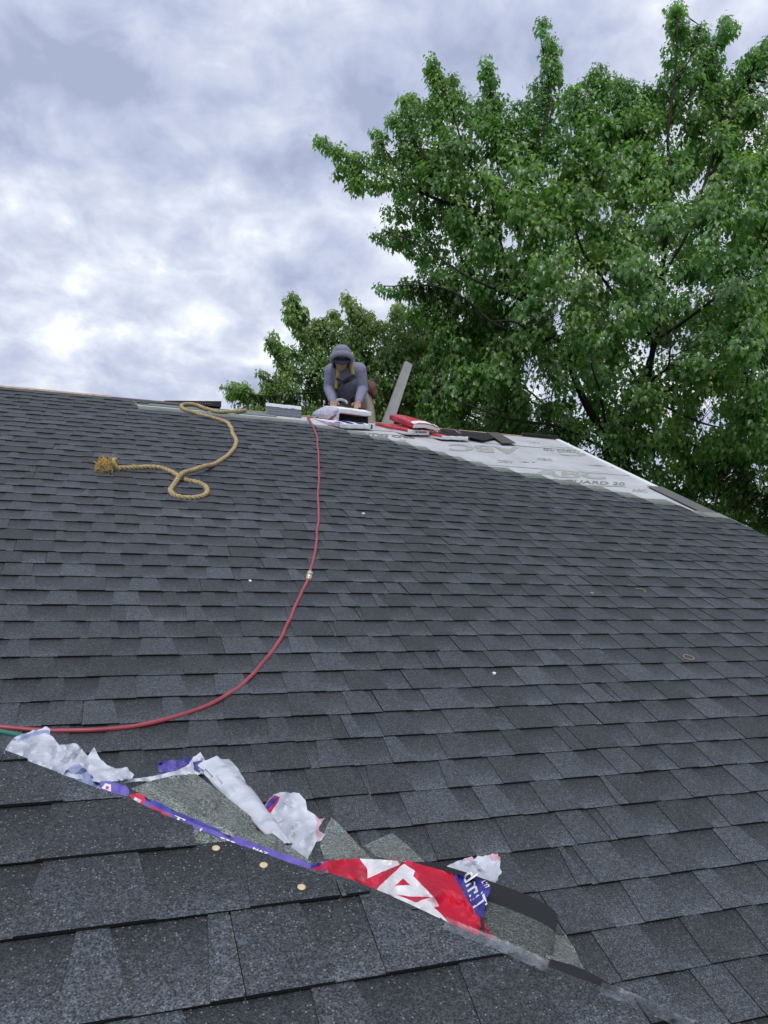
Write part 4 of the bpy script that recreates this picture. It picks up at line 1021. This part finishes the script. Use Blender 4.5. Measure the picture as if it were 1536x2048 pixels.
# ------------------------------------------------------------------ the worker
def remesh(name, balls, m_, parent, vox=.010, sm=6, keep=None):
    """one continuous skin round a set of overlapping balls (centre, radii, rotation)"""
    bm = bmesh.new()
    for (c_, r, rot) in balls:
        bmesh.ops.create_icosphere(bm, subdivisions=2, radius=1.0, matrix=Matrix.Translation(c_) @ rot @ Matrix.Diagonal((*r, 1)))
    me = bpy.data.meshes.new(name); bm.to_mesh(me); bm.free()
    o = bpy.data.objects.new(name, me); C.objects.link(o)
    md = o.modifiers.new('r', 'REMESH'); md.mode = 'VOXEL'; md.voxel_size = vox
    ms = o.modifiers.new('s', 'SMOOTH'); ms.iterations = sm; ms.factor = .5
    me2 = bpy.data.meshes.new_from_object(o.evaluated_get(bpy.context.evaluated_depsgraph_get()))
    bpy.data.objects.remove(o)
    if keep:
        bm = bmesh.new(); bm.from_mesh(me2); bmesh.ops.delete(bm, geom=[v for v in bm.verts if not keep(v.co)], context='VERTS'); bm.to_mesh(me2); bm.free()
    me2.name = name
    return link(name, me2, m_, parent, True)
I4 = Matrix.Identity(4)
def chain(pts, step=.35):
    """pts: [(point, radius)] -> overlapping balls"""
    out = []
    for (p, r), (q, s_) in zip(pts, pts[1:]):
        n = max(2, int((q - p).length / (min(r, s_) * step)))
        for i in range(n + 1): k_ = i / n; rr = r + (s_ - r) * k_; out.append((p.lerp(q, k_), (rr, rr, rr), I4))
    return out
def worker():
    SKIN = mat('skin', (.36, .20, .145), .5, .4); HOOD = mat('grey_hoodie', (.215, .225, .315), .9, .15, noise_s=60, noise_a=.10, bump=1.0, bump_s=15)
    PANTS = mat('khaki_trousers', (.30, .27, .22), .9, .15, noise_s=50, noise_a=.12, bump=.5, bump_s=25); STRAP = mat('yellow_webbing', (.42, .33, .06), .7, .3, noise_s=200, noise_a=.15)
    DARK = mat('dark_webbing', (.03, .032, .045), .75, .3); LEATHER = mat('brown_leather', (.13, .065, .04), .7, .3, noise_s=50, noise_a=.35); BOOT = mat('boot_leather', (.08, .055, .04), .7, .3)
    CAP = mat('dark_cap', (.035, .042, .055), .8, .2)
    FX = Vector((RT.x, RT.y, 0)); FYv = Vector((FW.x, FW.y, 0)).normalized(); Z = Vector((0, 0, 1))
    pel = Q(704, 800, 8.42); chest = Q(692, 757, 8.17); neck = Q(688, 738, 8.10); head = Q(683, 717, 7.98)
    shL, shR = Q(664, 742, 8.13), Q(718, 740, 8.13); elL, elR = Q(658.5, 777, 8.17), Q(725, 778, 8.17); wrL, wrR = Q(666, 804, 7.98), Q(716.5, 805, 7.95)
    root = empty('person', pel - Z * .5, 'worker in grey hooded top and yellow harness bending over shingle bundles', 'person')
    hipL, hipR = pel - FX * .10, pel + FX * .11
    knL, knR = hipL + Vector((0, 0, -.36)) - FYv * .12 - FX * .04, hipR + Vector((0, 0, -.36)) - FYv * .10 + FX * .08
    anL, anR = knL + FYv * .36 - Z * .13, knR + FYv * .36 - Z * .13
    toL, toR = anL + FYv * .12 - Z * .06, anR + FYv * .12 - Z * .06
    fdir = (Q(684, 740, 7.85) - head).normalized()           # where the face looks: down and towards the camera
    fup = (Z - fdir * Z.dot(fdir)).normalized(); fr = fdir.cross(fup).normalized()
    # body: one skin, head to toe, with five fingers each hand
    b = [(head + fdir * .005, (.076, .095, .105), I4), (head + fdir * .035 - fup * .055, (.058, .06, .062), I4)]
    b += chain([(head, .058), (neck, .06), (chest, .115), (pel, .13)])
    for s_, e, w, sg in ((shL, elL, wrL, -1), (shR, elR, wrR, 1)):
        b += chain([(s_, .058), (e, .043), (w, .029)])
        fd = ((w - e).normalized() * .55 - FYv * .5 - Z * .25).normalized(); side = FX * -sg; pc = w + fd * .045
        b += [(w + fd * t_, (.034, .034, .022), I4) for t_ in (.015, .035, .055)]
        for i, L_ in enumerate((.060, .070, .066, .052)):
            r0 = pc + FX * (i - 1.5) * .0195 + fd * .022; m_ = r0 + fd * L_ * .55; tip = m_ + (fd * .4 - Z * .9).normalized() * L_ * .5
            b += chain([(r0, .0098), (m_, .009), (tip, .0075)], .6)
        r0 = w + fd * .02 + side * .03; m_ = r0 + (side * .8 + fd * .6).normalized() * .035; b += chain([(r0, .0125), (m_, .0105), (m_ + (fd * .8 - Z * .4).normalized() * .03, .0085)], .6)
    for h_, k_, a_, t_ in ((hipL, knL, anL, toL), (hipR, knR, anR, toR)): b += chain([(h_, .085), (k_, .06), (a_, .042), (t_, .04)])
    # face relief
    b += chain([(head + fdir * .098 + fup * .012, .010), (head + fdir * .115 - fup * .02, .014)], .5)          # nose
    b += [(head + fdir * .085 + fup * .028, (.05, .016, .014), I4), (head + fdir * .086 - fup * .052, (.024, .014, .009), I4), (head + fdir * .07 - fup * .088, (.026, .026, .02), I4)]
    for sg in (-1, 1): b += [(head + fr * .078 * sg + fdir * .0, (.012, .022, .03), I4)]
    remesh('body', b, SKIN, root, .0065, 3)
    # hooded top: torso and sleeves, loose folds at the elbows
    t_ = chain([(neck - Z * .005, .085), (chest, .150), (chest.lerp(pel, .55), .150), (chest.lerp(pel, .92) - FYv * .03, .150)], .25)
    t_ = [(c_, (r[0] * 1.12, r[1] * .86, r[2]), I4) for c_, r, q in t_]
    for s_, e, w in ((shL, elL, wrL), (shR, elR, wrR)):
        t_ += chain([(neck.lerp(s_, .55), .088), (s_, .084), (s_.lerp(e, .5), .074), (e, .064), (e.lerp(w, .5), .054), (w - (w - e) * .06, .040)], .3)
        for k_ in (.35, .8, 1.0):
            p = s_.lerp(e, k_); t_.append((p, (.078 - .012 * k_, .074 - .010 * k_, .022), Matrix.Rotation(.35, 4, 'Y')))
        for k_ in (.12, .3, .5, .7, .9):
            p = e.lerp(w, k_); t_.append((p, (.063 - .018 * k_, .06 - .016 * k_, .014), Matrix.Rotation(-.3, 4, 'Y')))
    remesh('hooded_top', t_, HOOD, root, .010, 3)
    # hood: shell open towards the face
    hb = [(head + fup * .012 - fdir * .012, (.110, .120, .120), I4), (head + fup * .062 - fdir * .035, (.088, .090, .066), I4), (head - fdir * .05 - Z * .07, (.105, .11, .10), I4), (neck - fdir * .02 + Z * .02, (.115, .105, .075), I4)]
    ho = remesh('hood', hb, HOOD, root, .009, 3, lambda c_: not ((c_ + root.location * 0 - head).dot(fdir) > .040 and abs((c_ - head).dot(fr)) < .083 and -.16 < (c_ - head).dot(fup) < .072 + .0 * 1))
    sm = ho.modifiers.new('thick', 'SOLIDIFY'); sm.thickness = .012; sm.offset = 0
    # hood brim that droops over the cap
    mb = MB(); n = 16; vs = []
    for i in range(n + 1):
        a = math.radians(198 - 216 * i / n); 
        for j in range(3):
            rx, ry = .101 + .012 * j, .085 + .02 * j; vs.append(head + fr * math.cos(a) * rx + fup * (math.sin(a) * ry + .012) + fdir * (.062 - .022 * j + .030 * max(0, math.sin(a))))
    mb.add(vs, [(i * 3 + j, i * 3 + j + 1, (i + 1) * 3 + j + 1, (i + 1) * 3 + j) for i in range(n) for j in range(2)])
    o = mb.build('hood_rim', HOOD, ho, True); sd_ = o.modifiers.new('thick', 'SOLIDIFY'); sd_.thickness = .012; sd_.offset = 0
    # cap with a visor under the hood
    cp = empty('cap', head); cp.parent = root; cp.location = head - root.location; bpy.context.view_layer.update()
    mb = MB(); n = 14; vs = []
    for i in range(n + 1):
        a = math.pi * (1 - i / n)
        for j in range(4): k_ = j / 3; vs.append(head + fr * math.cos(a) * (.078 + .006 * k_) + fdir * (.068 + .072 * k_ * math.sin(a)) + fup * (.046 - .020 * k_ * k_ - .010 * math.cos(a) ** 2))
    mb.add(vs, [(i * 4 + j, i * 4 + j + 1, (i + 1) * 4 + j + 1, (i + 1) * 4 + j) for i in range(n) for j in range(3)]); vi = mb.build('visor', CAP, cp, True)
    sd_ = vi.modifiers.new('thick', 'SOLIDIFY'); sd_.thickness = .006
    remesh('crown', [(head + fup * .038 + fdir * .01, (.088, .094, .082), I4)], CAP, cp, .010, 2, lambda c_: (c_ - head).dot(fup) > .035)
    # trousers
    t_ = chain([(pel + Z * .05, .150), (pel - Z * .03, .155)], .3)
    for h_, k_, a_ in ((hipL, knL, anL), (hipR, knR, anR)): t_ += chain([(h_, .125), (h_.lerp(k_, .5), .108), (k_, .085), (k_.lerp(a_, .5), .075), (a_, .062)], .3)
    remesh('trousers', t_, PANTS, root, .012, 3)
    for a_, t2 in ((anL, toL), (anR, toR)): remesh('boot', chain([(a_ - FYv * .02, .052), (t2, .050), (t2 + FYv * .05 - Z * .04, .042)], .3), BOOT, root, .012, 2)
    # harness
    def webbing(name, P, w, m_, par=None):
        c_ = spline([Q(*p) for p in P], 5); vs = []
        for i, p in enumerate(c_):
            t2 = (c_[min(i + 1, len(c_) - 1)] - c_[max(i - 1, 0)]).normalized(); sd2 = t2.cross((EYE - p).normalized()).normalized(); nn = sd2.cross(t2)
            if nn.dot(EYE - p) < 0: nn = -nn
            vs += [p - sd2 * w / 2, p + sd2 * w / 2, p + sd2 * w / 2 + nn * .006, p - sd2 * w / 2 + nn * .006]
        fs = [(i * 4 + j, i * 4 + (j + 1) % 4, (i + 1) * 4 + (j + 1) % 4, (i + 1) * 4 + j) for i in range(len(c_) - 1) for j in range(4)]
        return link(name, mesh(name, vs, fs), m_, par or root, True)
    hn = empty('harness', chest); hn.parent = root; hn.location = chest - root.location; bpy.context.view_layer.update()
    webbing('strap', [(703.5, 705, 8.08), (702, 716, 8.00), (703, 730, 7.975), (706, 749, 7.99)], .034, STRAP, hn)
    webbing('strap', [(676, 734, 8.00), (675.5, 742, 7.985), (675, 754, 7.99), (672, 776, 8.03)], .034, STRAP, hn)
    webbing('chest_strap', [(672, 756, 7.995), (684, 763, 7.975), (694, 757, 7.965), (707, 749, 7.985)], .026, DARK, hn)
    webbing('waist_strap', [(671, 774, 8.05), (684, 768, 8.0), (700, 760, 7.98), (712, 752, 8.0)], .030, DARK, hn)
    webbing('leg_strap', [(679, 782, 8.20), (678, 792, 8.22), (682, 806, 8.24)], .03, DARK, hn)
    webbing('leg_strap', [(709, 783, 8.20), (704, 795, 8.22), (706, 808, 8.24)], .03, DARK, hn)
    webbing('lanyard', [(686, 765, 7.97), (680, 778, 7.96), (677, 792, 7.98)], .022, DARK, hn)
    # leather tool pouch on the right hip
    pp = Q(742, 779, 8.40); tb = empty('tool_pouch', pp); tb.parent = root; tb.location = pp - root.location; bpy.context.view_layer.update()
    remesh('pouch', [(pp, (.06, .07, .10), Matrix.Rotation(.35, 4, 'Y')), (pp + FX * .03 - Z * .05, (.045, .05, .06), I4), (pp - FX * .03 + Z * .06, (.04, .05, .05), I4)], LEATHER, tb, .009, 2)
    webbing('belt', [(736, 768, 8.30), (742, 776, 8.28), (747, 790, 8.30)], .028, LEATHER, tb)
    for i in range(3): 
        mb = MB(); q = pp + FX * (.02 + .022 * i) + Z * .07; mb.tube([q, q + Z * (.05 + .02 * (i % 2)) + FX * .015], .009, 6); mb.build('tool_handle', DARK if i else LEATHER, tb)
    # pale rope-like glove edge / coil by the left hand
    mb = MB(); cc = Q(683, 806, 7.80)
    mb.tube([cc + FX * .055 * math.cos(a) + Z * .035 * math.sin(a) + FYv * .02 * math.sin(a * 2) for a in [math.pi * j / 14 for j in range(15)]], .013, 7)
    tag(mb.build('hose_loop', mat('pale_grey_rubber', (.36, .40, .40), .5, .4), None, True), 'pale grey hose loop on the upper bundle between the worker\'s hands', 'hose')
worker()

# ------------------------------------------------------------------ trees
def leaf_mat(name, col, tcol, glossy=.36):
    m = bpy.data.materials.new(name); m.use_nodes = True; nt = m.node_tree; L = nt.links.new
    b = nt.nodes['Principled BSDF']; b.inputs['Roughness'].default_value = glossy; b.inputs['Specular IOR Level'].default_value = .75
    at = nt.nodes.new('ShaderNodeAttribute'); at.attribute_name = 'shade'; at2 = nt.nodes.new('ShaderNodeAttribute'); at2.attribute_name = 'hue'
    mx = nt.nodes.new('ShaderNodeMix'); mx.data_type = 'RGBA'; mx.inputs[6].default_value = (*col, 1); mx.inputs[7].default_value = (*tcol, 1); L(at2.outputs['Fac'], mx.inputs[0])
    sc = nt.nodes.new('ShaderNodeVectorMath'); sc.operation = 'SCALE'; L(mx.outputs[2], sc.inputs[0]); L(at.outputs['Fac'], sc.inputs['Scale']); L(sc.outputs[0], b.inputs['Base Color'])
    tr = nt.nodes.new('ShaderNodeBsdfTranslucent'); s2 = nt.nodes.new('ShaderNodeVectorMath'); s2.operation = 'MULTIPLY'; L(sc.outputs[0], s2.inputs[0]); s2.inputs[1].default_value = (1.7, 2.0, .9); L(s2.outputs[0], tr.inputs[0])
    ms = nt.nodes.new('ShaderNodeMixShader'); ms.inputs[0].default_value = .5; L(b.outputs[0], ms.inputs[1]); L(tr.outputs[0], ms.inputs[2]); L(ms.outputs[0], nt.nodes['Material Output'].inputs[0])
    return m
MAT_BARK = mat('bark', (.035, .028, .024), .9, .2, noise_s=25, noise_a=.4, bump=.6, bump_s=30)
# a maple leaf, folded along its midrib, tip at y=1
LEAF = np.array([(0, 0, 0), (0, .45, 0), (0, 1, 0), (.26, .05, .05), (.20, .26, .06), (.45, .46, .12), (.22, .58, .07), (-.26, .05, .05), (-.20, .26, .06), (-.45, .46, .12), (-.22, .58, .07)])
LT = np.array([(0, 3, 4), (0, 4, 1), (4, 5, 6), (1, 4, 6), (1, 6, 2), (0, 8, 7), (0, 1, 8), (8, 10, 9), (1, 10, 8), (1, 2, 10)])
def norm(a): return a / np.maximum(np.linalg.norm(a, axis=-1, keepdims=True), 1e-9)
def leaves_mesh(name, P, AX, NR, size, shade, hue, mats, parent):
    n = len(P); AX = norm(AX); SX = norm(np.cross(AX, NR)); NR = np.cross(SX, AX)
    L_ = LEAF[None] * size[:, None, None]
    L_ = L_.copy(); L_[:, :, 2] -= (LEAF[None, :, 1] ** 2) * size[:, None] * .25          # tips droop
    V = P[:, None] + SX[:, None] * L_[:, :, :1] + AX[:, None] * L_[:, :, 1:2] + NR[:, None] * L_[:, :, 2:3]
    nv = len(LEAF); T = (LT[None] + (np.arange(n) * nv)[:, None, None]).reshape(-1)
    me = bpy.data.meshes.new(name); me.vertices.add(n * nv); me.vertices.foreach_set('co', V.reshape(-1).astype(np.float32))
    nt = n * len(LT); me.loops.add(nt * 3); me.loops.foreach_set('vertex_index', T.astype(np.int32)); me.polygons.add(nt)
    me.polygons.foreach_set('loop_start', np.arange(0, nt * 3, 3, dtype=np.int32)); me.update(calc_edges=True)
    for nm, a in (('shade', shade), ('hue', hue)):
        at = me.attributes.new(nm, 'FLOAT', 'POINT'); at.data.foreach_set('value', np.repeat(a, nv).astype(np.float32))
    o = link(name, me, mats, parent); o['kind'] = 'stuff'; return o
def poly_np(pts, P):
    x, y = pts[:, 0], pts[:, 1]; c_ = np.zeros(len(pts), bool); n = len(P)
    for i in range(n):
        x0, y0 = P[i]; x1, y1 = P[(i + 1) % n]
        k_ = ((y0 > y) != (y1 > y)) & (x < (x1 - x0) * (y - y0) / (y1 - y0 + 1e-9) + x0); c_ ^= k_
    return c_
def edge_dist(pts, P):
    d = np.full(len(pts), 1e9); n = len(P)
    for i in range(n):
        a = np.array(P[i], float); b_ = np.array(P[(i + 1) % n], float); ab = b_ - a
        t_ = np.clip(((pts - a) @ ab) / (ab @ ab + 1e-9), 0, 1); d = np.minimum(d, np.linalg.norm(pts - (a + t_[:, None] * ab), axis=1))
    return d
def unproj(px, k_):
    R_ = np.array(FW)[None] + np.array(RT)[None] * ((px[:, :1] - CX) / F) - np.array(UPV)[None] * ((px[:, 1:2] - CY) / F)
    return np.array(EYE)[None] + R_ * k_[:, None]
def tree(name, label, outline, limbs, kc, half, n_shoots, leaf, mats, base, trunk_px, gap=.0, n_leaf=26, huef=.2, seed=1, box=None, shoot_len=.6):
    r = np.random.default_rng(seed)
    foot = Q(*trunk_px[0]); foot = Vector((foot.x, foot.y, 0)) if base is None else Vector(base)
    root = empty(name, foot, label, 'tree')
    tp = spline([foot] + [Q(*p) for p in trunk_px], 8); rad = [.30 - .20 * i / (len(tp) - 1) for i in range(len(tp))]
    mb = MB(); mb.tube(tp, rad, 12); mb.build('trunk', MAT_BARK, root, True)
    nodes = []; 
    for L_ in limbs:
        c_ = spline([Q(*p) for p in L_['p']], 8)
        c_ = [p + Vector([.10 * noise.noise(p * .9 + Vector((s_, 0, 0))) for s_ in (1, 7, 13)]) for p in c_]; n = len(c_); r0 = L_.get('r', .09) * .44
        mb = MB(); mb.tube(c_, [r0 * (1 - .88 * i / (n - 1)) + .006 for i in range(n)], 7); mb.build('limb', MAT_BARK, root, True)
        nodes += [tuple(p) for p in c_[2:]]
    ND = np.array(nodes)
    # shoots fill the crown: pixel outline gives its silhouette as seen from the roof, depth its body
    P2 = np.array(outline, float); lo, hi = P2.min(0), P2.max(0)
    px = lo + r.random((n_shoots * 4, 2)) * (hi - lo); px = px[poly_np(px, outline)]
    ed = edge_dist(px, outline); hh = np.minimum(half, ed * kc / F * .9 + .25)
    k_ = kc + hh * (r.random(len(px)) * 2 - 1)
    W3 = unproj(px, k_)
    nz_ = np.array([noise.noise(Vector(p) * .55 + Vector((seed, 3, 1))) + .5 * noise.noise(Vector(p) * 1.5) for p in W3])
    keep = (nz_ > gap - .4 * (ed < 40) - r.random(len(px)) * .12); W3, px, ed, nz_ = W3[keep][:n_shoots], px[keep][:n_shoots], ed[keep][:n_shoots], nz_[keep][:n_shoots]
    ns = len(W3); nc = max(20, ns // 9); CC = W3[r.permutation(ns)[:nc]] ; PULL = np.zeros((ns, 3))
    for i in range(ns):
        d = CC - W3[i]; j = int((d * d).sum(1).argmin()); v = -d[j]; PULL[i] = v / max(.15, np.linalg.norm(v))
        if ed[i] > 45: W3[i] = CC[j] + v * .62
    cen = np.array(Q((lo[0] + hi[0]) / 2, min(hi[1], 900), kc))
    # nearest limb node -> twig direction
    D = np.empty((ns, 3)); TW = MB()
    for i in range(ns):
        d = ND - W3[i]; j = int((d * d).sum(1).argmin()); a = Vector(ND[j]); b_ = Vector(W3[i]); v = b_ - a
        D[i] = v
        if v.length > .12 and v.length < 1.7 and (i % 2 == 0 or ed[i] < 60):
            m_ = a.lerp(b_, .5) + Vector((0, 0, -.06 * v.length)); w = min(.003 + .004 * v.length, .009)
            TW.tube([a, m_, b_], [w, w * .7, .003], 3, cap=False)
    if TW.v: t_ = TW.build('twigs', MAT_BARK, root); t_['kind'] = 'stuff'
    out = norm(W3 - cen); up = np.array((0, 0, 1.0))
    inn = np.clip((ed - 30) / 40, 0, 1)[:, None]
    sd = norm(norm(D) * .45 * (1 - inn) + out * .5 + up * (.6 - .45 * inn) + PULL * .9 * inn + r.normal(0, .25, (ns, 3)))
    sl = shoot_len * (.55 + .7 * r.random(ns)) * np.clip(ed / 30, .45, 1)
    # leaves along each shoot, in drooping pairs
    u = np.tile(np.linspace(0, 1, n_leaf), (ns, 1)) + r.normal(0, .02, (ns, n_leaf))
    e1 = norm(np.cross(sd, up + r.normal(0, .05, (ns, 3)))); e2 = np.cross(sd, e1)
    ang = (np.arange(n_leaf) % 2)[None] * math.pi + (np.arange(n_leaf) // 2)[None] * 1.57 + r.normal(0, .45, (ns, n_leaf))
    rad_ = e1[:, None] * np.cos(ang)[..., None] + e2[:, None] * np.sin(ang)[..., None]
    sag = -np.square(u)[..., None] * up * sl[:, None, None] * .12
    Pp = W3[:, None] + sd[:, None] * ((u - .5) * sl[:, None])[..., None] + sag + rad_ * (leaf * (.25 + .9 * r.random((ns, n_leaf))) * np.clip(ed / 45, .65, 1)[:, None])[..., None]
    droop = (.55 + 1.0 * r.random((ns, n_leaf)))[..., None]
    AX = rad_ * .75 + sd[:, None] * .25 - up * droop + r.normal(0, .15, (ns, n_leaf, 3))
    NR = up * .75 + (out * .8 + PULL * .4)[:, None] + rad_ * .3 + r.normal(0, .28, (ns, n_leaf, 3))
    size = leaf * (.65 + .6 * r.random((ns, n_leaf))) * (1 - .35 * u ** 3) * np.clip(ed / 60, .8, 1)[:, None]
    shade = (.72 + .5 * r.random(ns))[:, None] * (.8 + .4 * r.random((ns, n_leaf)))
    hue = np.clip((huef + .45 * nz_)[:, None] + r.normal(0, .12, (ns, n_leaf)) + .25 * (u > .85), 0, 1)
    q = lambda a: a.reshape(-1, 3)
    leaves_mesh('crown', q(Pp), q(AX), q(NR), size.reshape(-1), shade.reshape(-1), hue.reshape(-1), mats, root)
    return root
OUT_BIG = [(830, 850), (842, 760), (858, 700), (850, 645), (815, 620), (835, 597), (790, 588), (746, 572), (775, 558), (835, 548), (848, 520), (800, 502), (748, 472), (775, 458), (830, 448), (800, 432), (757, 424), (795, 402), (770, 392), (700, 374), (660, 345), (700, 348), (662, 312), (620, 270), (645, 276), (700, 306), (744, 318), (755, 300), (744, 252), (760, 250), (776, 290), (792, 322), (800, 288), (776, 240), (782, 212), (800, 212), (798, 184), (830, 186), (856, 196), (852, 108), (870, 106), (884, 142), (908, 150), (928, 188), (950, 202), (962, 190), (958, 122), (976, 116), (994, 178), (1008, 198), (1030, 192), (1043, 226), (1043, 172), (1075, 162), (1090, 158), (1074, 42), (1092, 38), (1108, 75), (1124, 148), (1142, 172), (1165, 160), (1182, 158), (1190, 122), (1208, 128), (1200, 168), (1217, 155), (1242, 146), (1272, 172), (1290, 168), (1318, 178), (1333, 130), (1336, 60), (1334, 8), (1358, 4), (1378, 48), (1388, 78), (1403, 42), (1424, 58), (1413, 98), (1452, 34), (1474, 44), (1464, 100), (1436, 132), (1446, 152), (1500, 106), (1540, 70), (1600, 60), (1700, 150), (1800, 350), (1850, 600), (1800, 850), (1700, 1020), (1560, 1100), (1480, 1080), (1400, 1040), (1330, 990), (1200, 940), (1080, 910), (1000, 900), (900, 890)]
G = lambda p, r: dict(p=p, r=r)
LIMBS = [
    G([(1222, 880, 14), (1150, 760, 13.6), (1120, 690, 13.4), (1060, 610, 13.3), (1010, 520, 13.4), (950, 430, 13.6), (870, 395, 13.8), (760, 350, 14), (640, 288, 14)], .15),
    G([(1232, 900, 14), (1290, 790, 14), (1312, 690, 13.6), (1325, 560, 13.2), (1335, 400, 13), (1342, 250, 13.2), (1350, 50, 13.6)], .15),
    G([(1060, 610, 13.3), (1040, 480, 13.2), (1065, 350, 13.3), (1095, 200, 13.6), (1086, 60, 14)], .06),
    G([(1010, 520, 13.4), (970, 380, 13.2), (900, 230, 13.6), (865, 125, 14)], .05), G([(1040, 480, 13.2), (1000, 330, 13.6), (970, 140, 14)], .04),
    G([(1120, 690, 13.4), (1010, 660, 13), (900, 590, 13.2), (770, 572, 13.8)], .06), G([(1060, 610, 13.3), (940, 560, 12.8), (850, 500, 13.2), (768, 465, 14)], .05),
    G([(950, 430, 13.6), (860, 320, 13.6), (800, 230, 14)], .035), G([(870, 395, 13.8), (800, 340, 13.8), (755, 265, 14)], .03),
    G([(1312, 690, 13.6), (1200, 560, 13), (1150, 420, 13), (1190, 150, 14)], .06), G([(1335, 400, 13), (1260, 300, 13.4), (1240, 165, 14)], .035),
    G([(1325, 560, 13.2), (1400, 400, 13), (1450, 250, 13.4), (1530, 90, 14)], .06), G([(1342, 250, 13.2), (1400, 160, 13.5), (1460, 50, 14)], .035), G([(1350, 160, 13.4), (1385, 110, 13.6), (1410, 55, 13.8)], .02),
    G([(1312, 690, 13.6), (1420, 600, 13), (1550, 480, 13), (1700, 350, 14)], .06), G([(1290, 790, 14), (1400, 760, 13), (1520, 740, 13), (1700, 700, 14)], .07),
    G([(1222, 880, 14), (1330, 880, 13.2), (1450, 920, 13), (1560, 1000, 13)], .06), G([(1232, 900, 14), (1100, 850, 13.2), (960, 820, 13), (870, 780, 13.6)], .06),
    G([(1222, 880, 14), (1200, 800, 12.4), (1180, 720, 11.2)], .06), G([(1290, 790, 14), (1330, 730, 12), (1350, 690, 10.8)], .05), G([(1120, 690, 13.4), (1040, 650, 12), (980, 640, 11)], .05),
    G([(1290, 790, 14), (1400, 840, 12), (1440, 850, 11.2)], .05), G([(1290, 790, 14), (1200, 600, 16.5), (1100, 480, 17.5)], .06), G([(1290, 790, 14), (1330, 560, 16.5), (1320, 380, 17.3)], .06), G([(1290, 790, 14), (1420, 700, 16), (1480, 560, 17.3)], .06), G([(1222, 880, 14), (1080, 800, 16), (960, 720, 17.2)], .06)]
MAPLE = leaf_mat('maple_leaf', (.115, .235, .095), (.26, .35, .08))
tree('maple_tree', 'tall spreading green maple tree filling the upper right behind the roof', OUT_BIG, LIMBS, 14.0, 3.0, 5600, .120, MAPLE, None, [(1236, 980, 14), (1228, 900, 14), (1290, 790, 14)], gap=-.20, n_leaf=24, huef=.2, seed=3, shoot_len=.62)
OUT_LEFT = [(438, 772), (455, 766), (470, 768), (492, 770), (503, 786), (516, 792), (530, 770), (512, 742), (530, 740), (548, 752), (558, 740), (540, 700), (524, 666), (546, 662), (572, 692), (600, 700), (606, 690), (570, 640), (566, 596), (584, 588), (608, 615), (636, 640), (655, 634), (668, 612), (682, 632), (692, 630), (686, 590), (702, 580), (718, 615), (748, 616), (738, 642), (775, 640), (792, 606), (815, 615), (840, 640), (900, 640), (1000, 700), (1060, 800), (1060, 900), (900, 900), (700, 890), (600, 870), (520, 855), (486, 835), (470, 806)]
LIMBS_L = [G([(830, 900, 16.5), (770, 800, 16.4), (735, 740, 16.2), (690, 700, 16), (640, 660, 16), (580, 600, 16)], .08), G([(830, 900, 16.5), (760, 830, 16.2), (690, 780, 15.8), (640, 752, 15.7), (580, 748, 15.8), (535, 680, 16)], .06), G([(735, 740, 16.2), (715, 680, 16), (700, 592, 16)], .04),
    G([(690, 780, 15.8), (600, 790, 15.6), (530, 790, 15.8), (450, 772, 16)], .04), G([(770, 800, 16.4), (820, 720, 16.5), (800, 615, 16.8)], .05), G([(830, 900, 16.5), (900, 800, 17), (940, 700, 17.5)], .06), G([(640, 752, 15.7), (570, 770, 15.8), (520, 748, 16)], .02)]
MAPLE2 = leaf_mat('young_maple_leaf', (.150, .270, .110), (.32, .34, .12))
tree('maple_tree', 'lower maple tree with reddish seed clusters rising behind the worker', OUT_LEFT, LIMBS_L, 16.2, 1.3, 1900, .115, MAPLE2, None, [(835, 1000, 16.5), (830, 900, 16.5), (800, 850, 16.45)], gap=-.10, n_leaf=22, huef=.25, seed=9, shoot_len=.5)
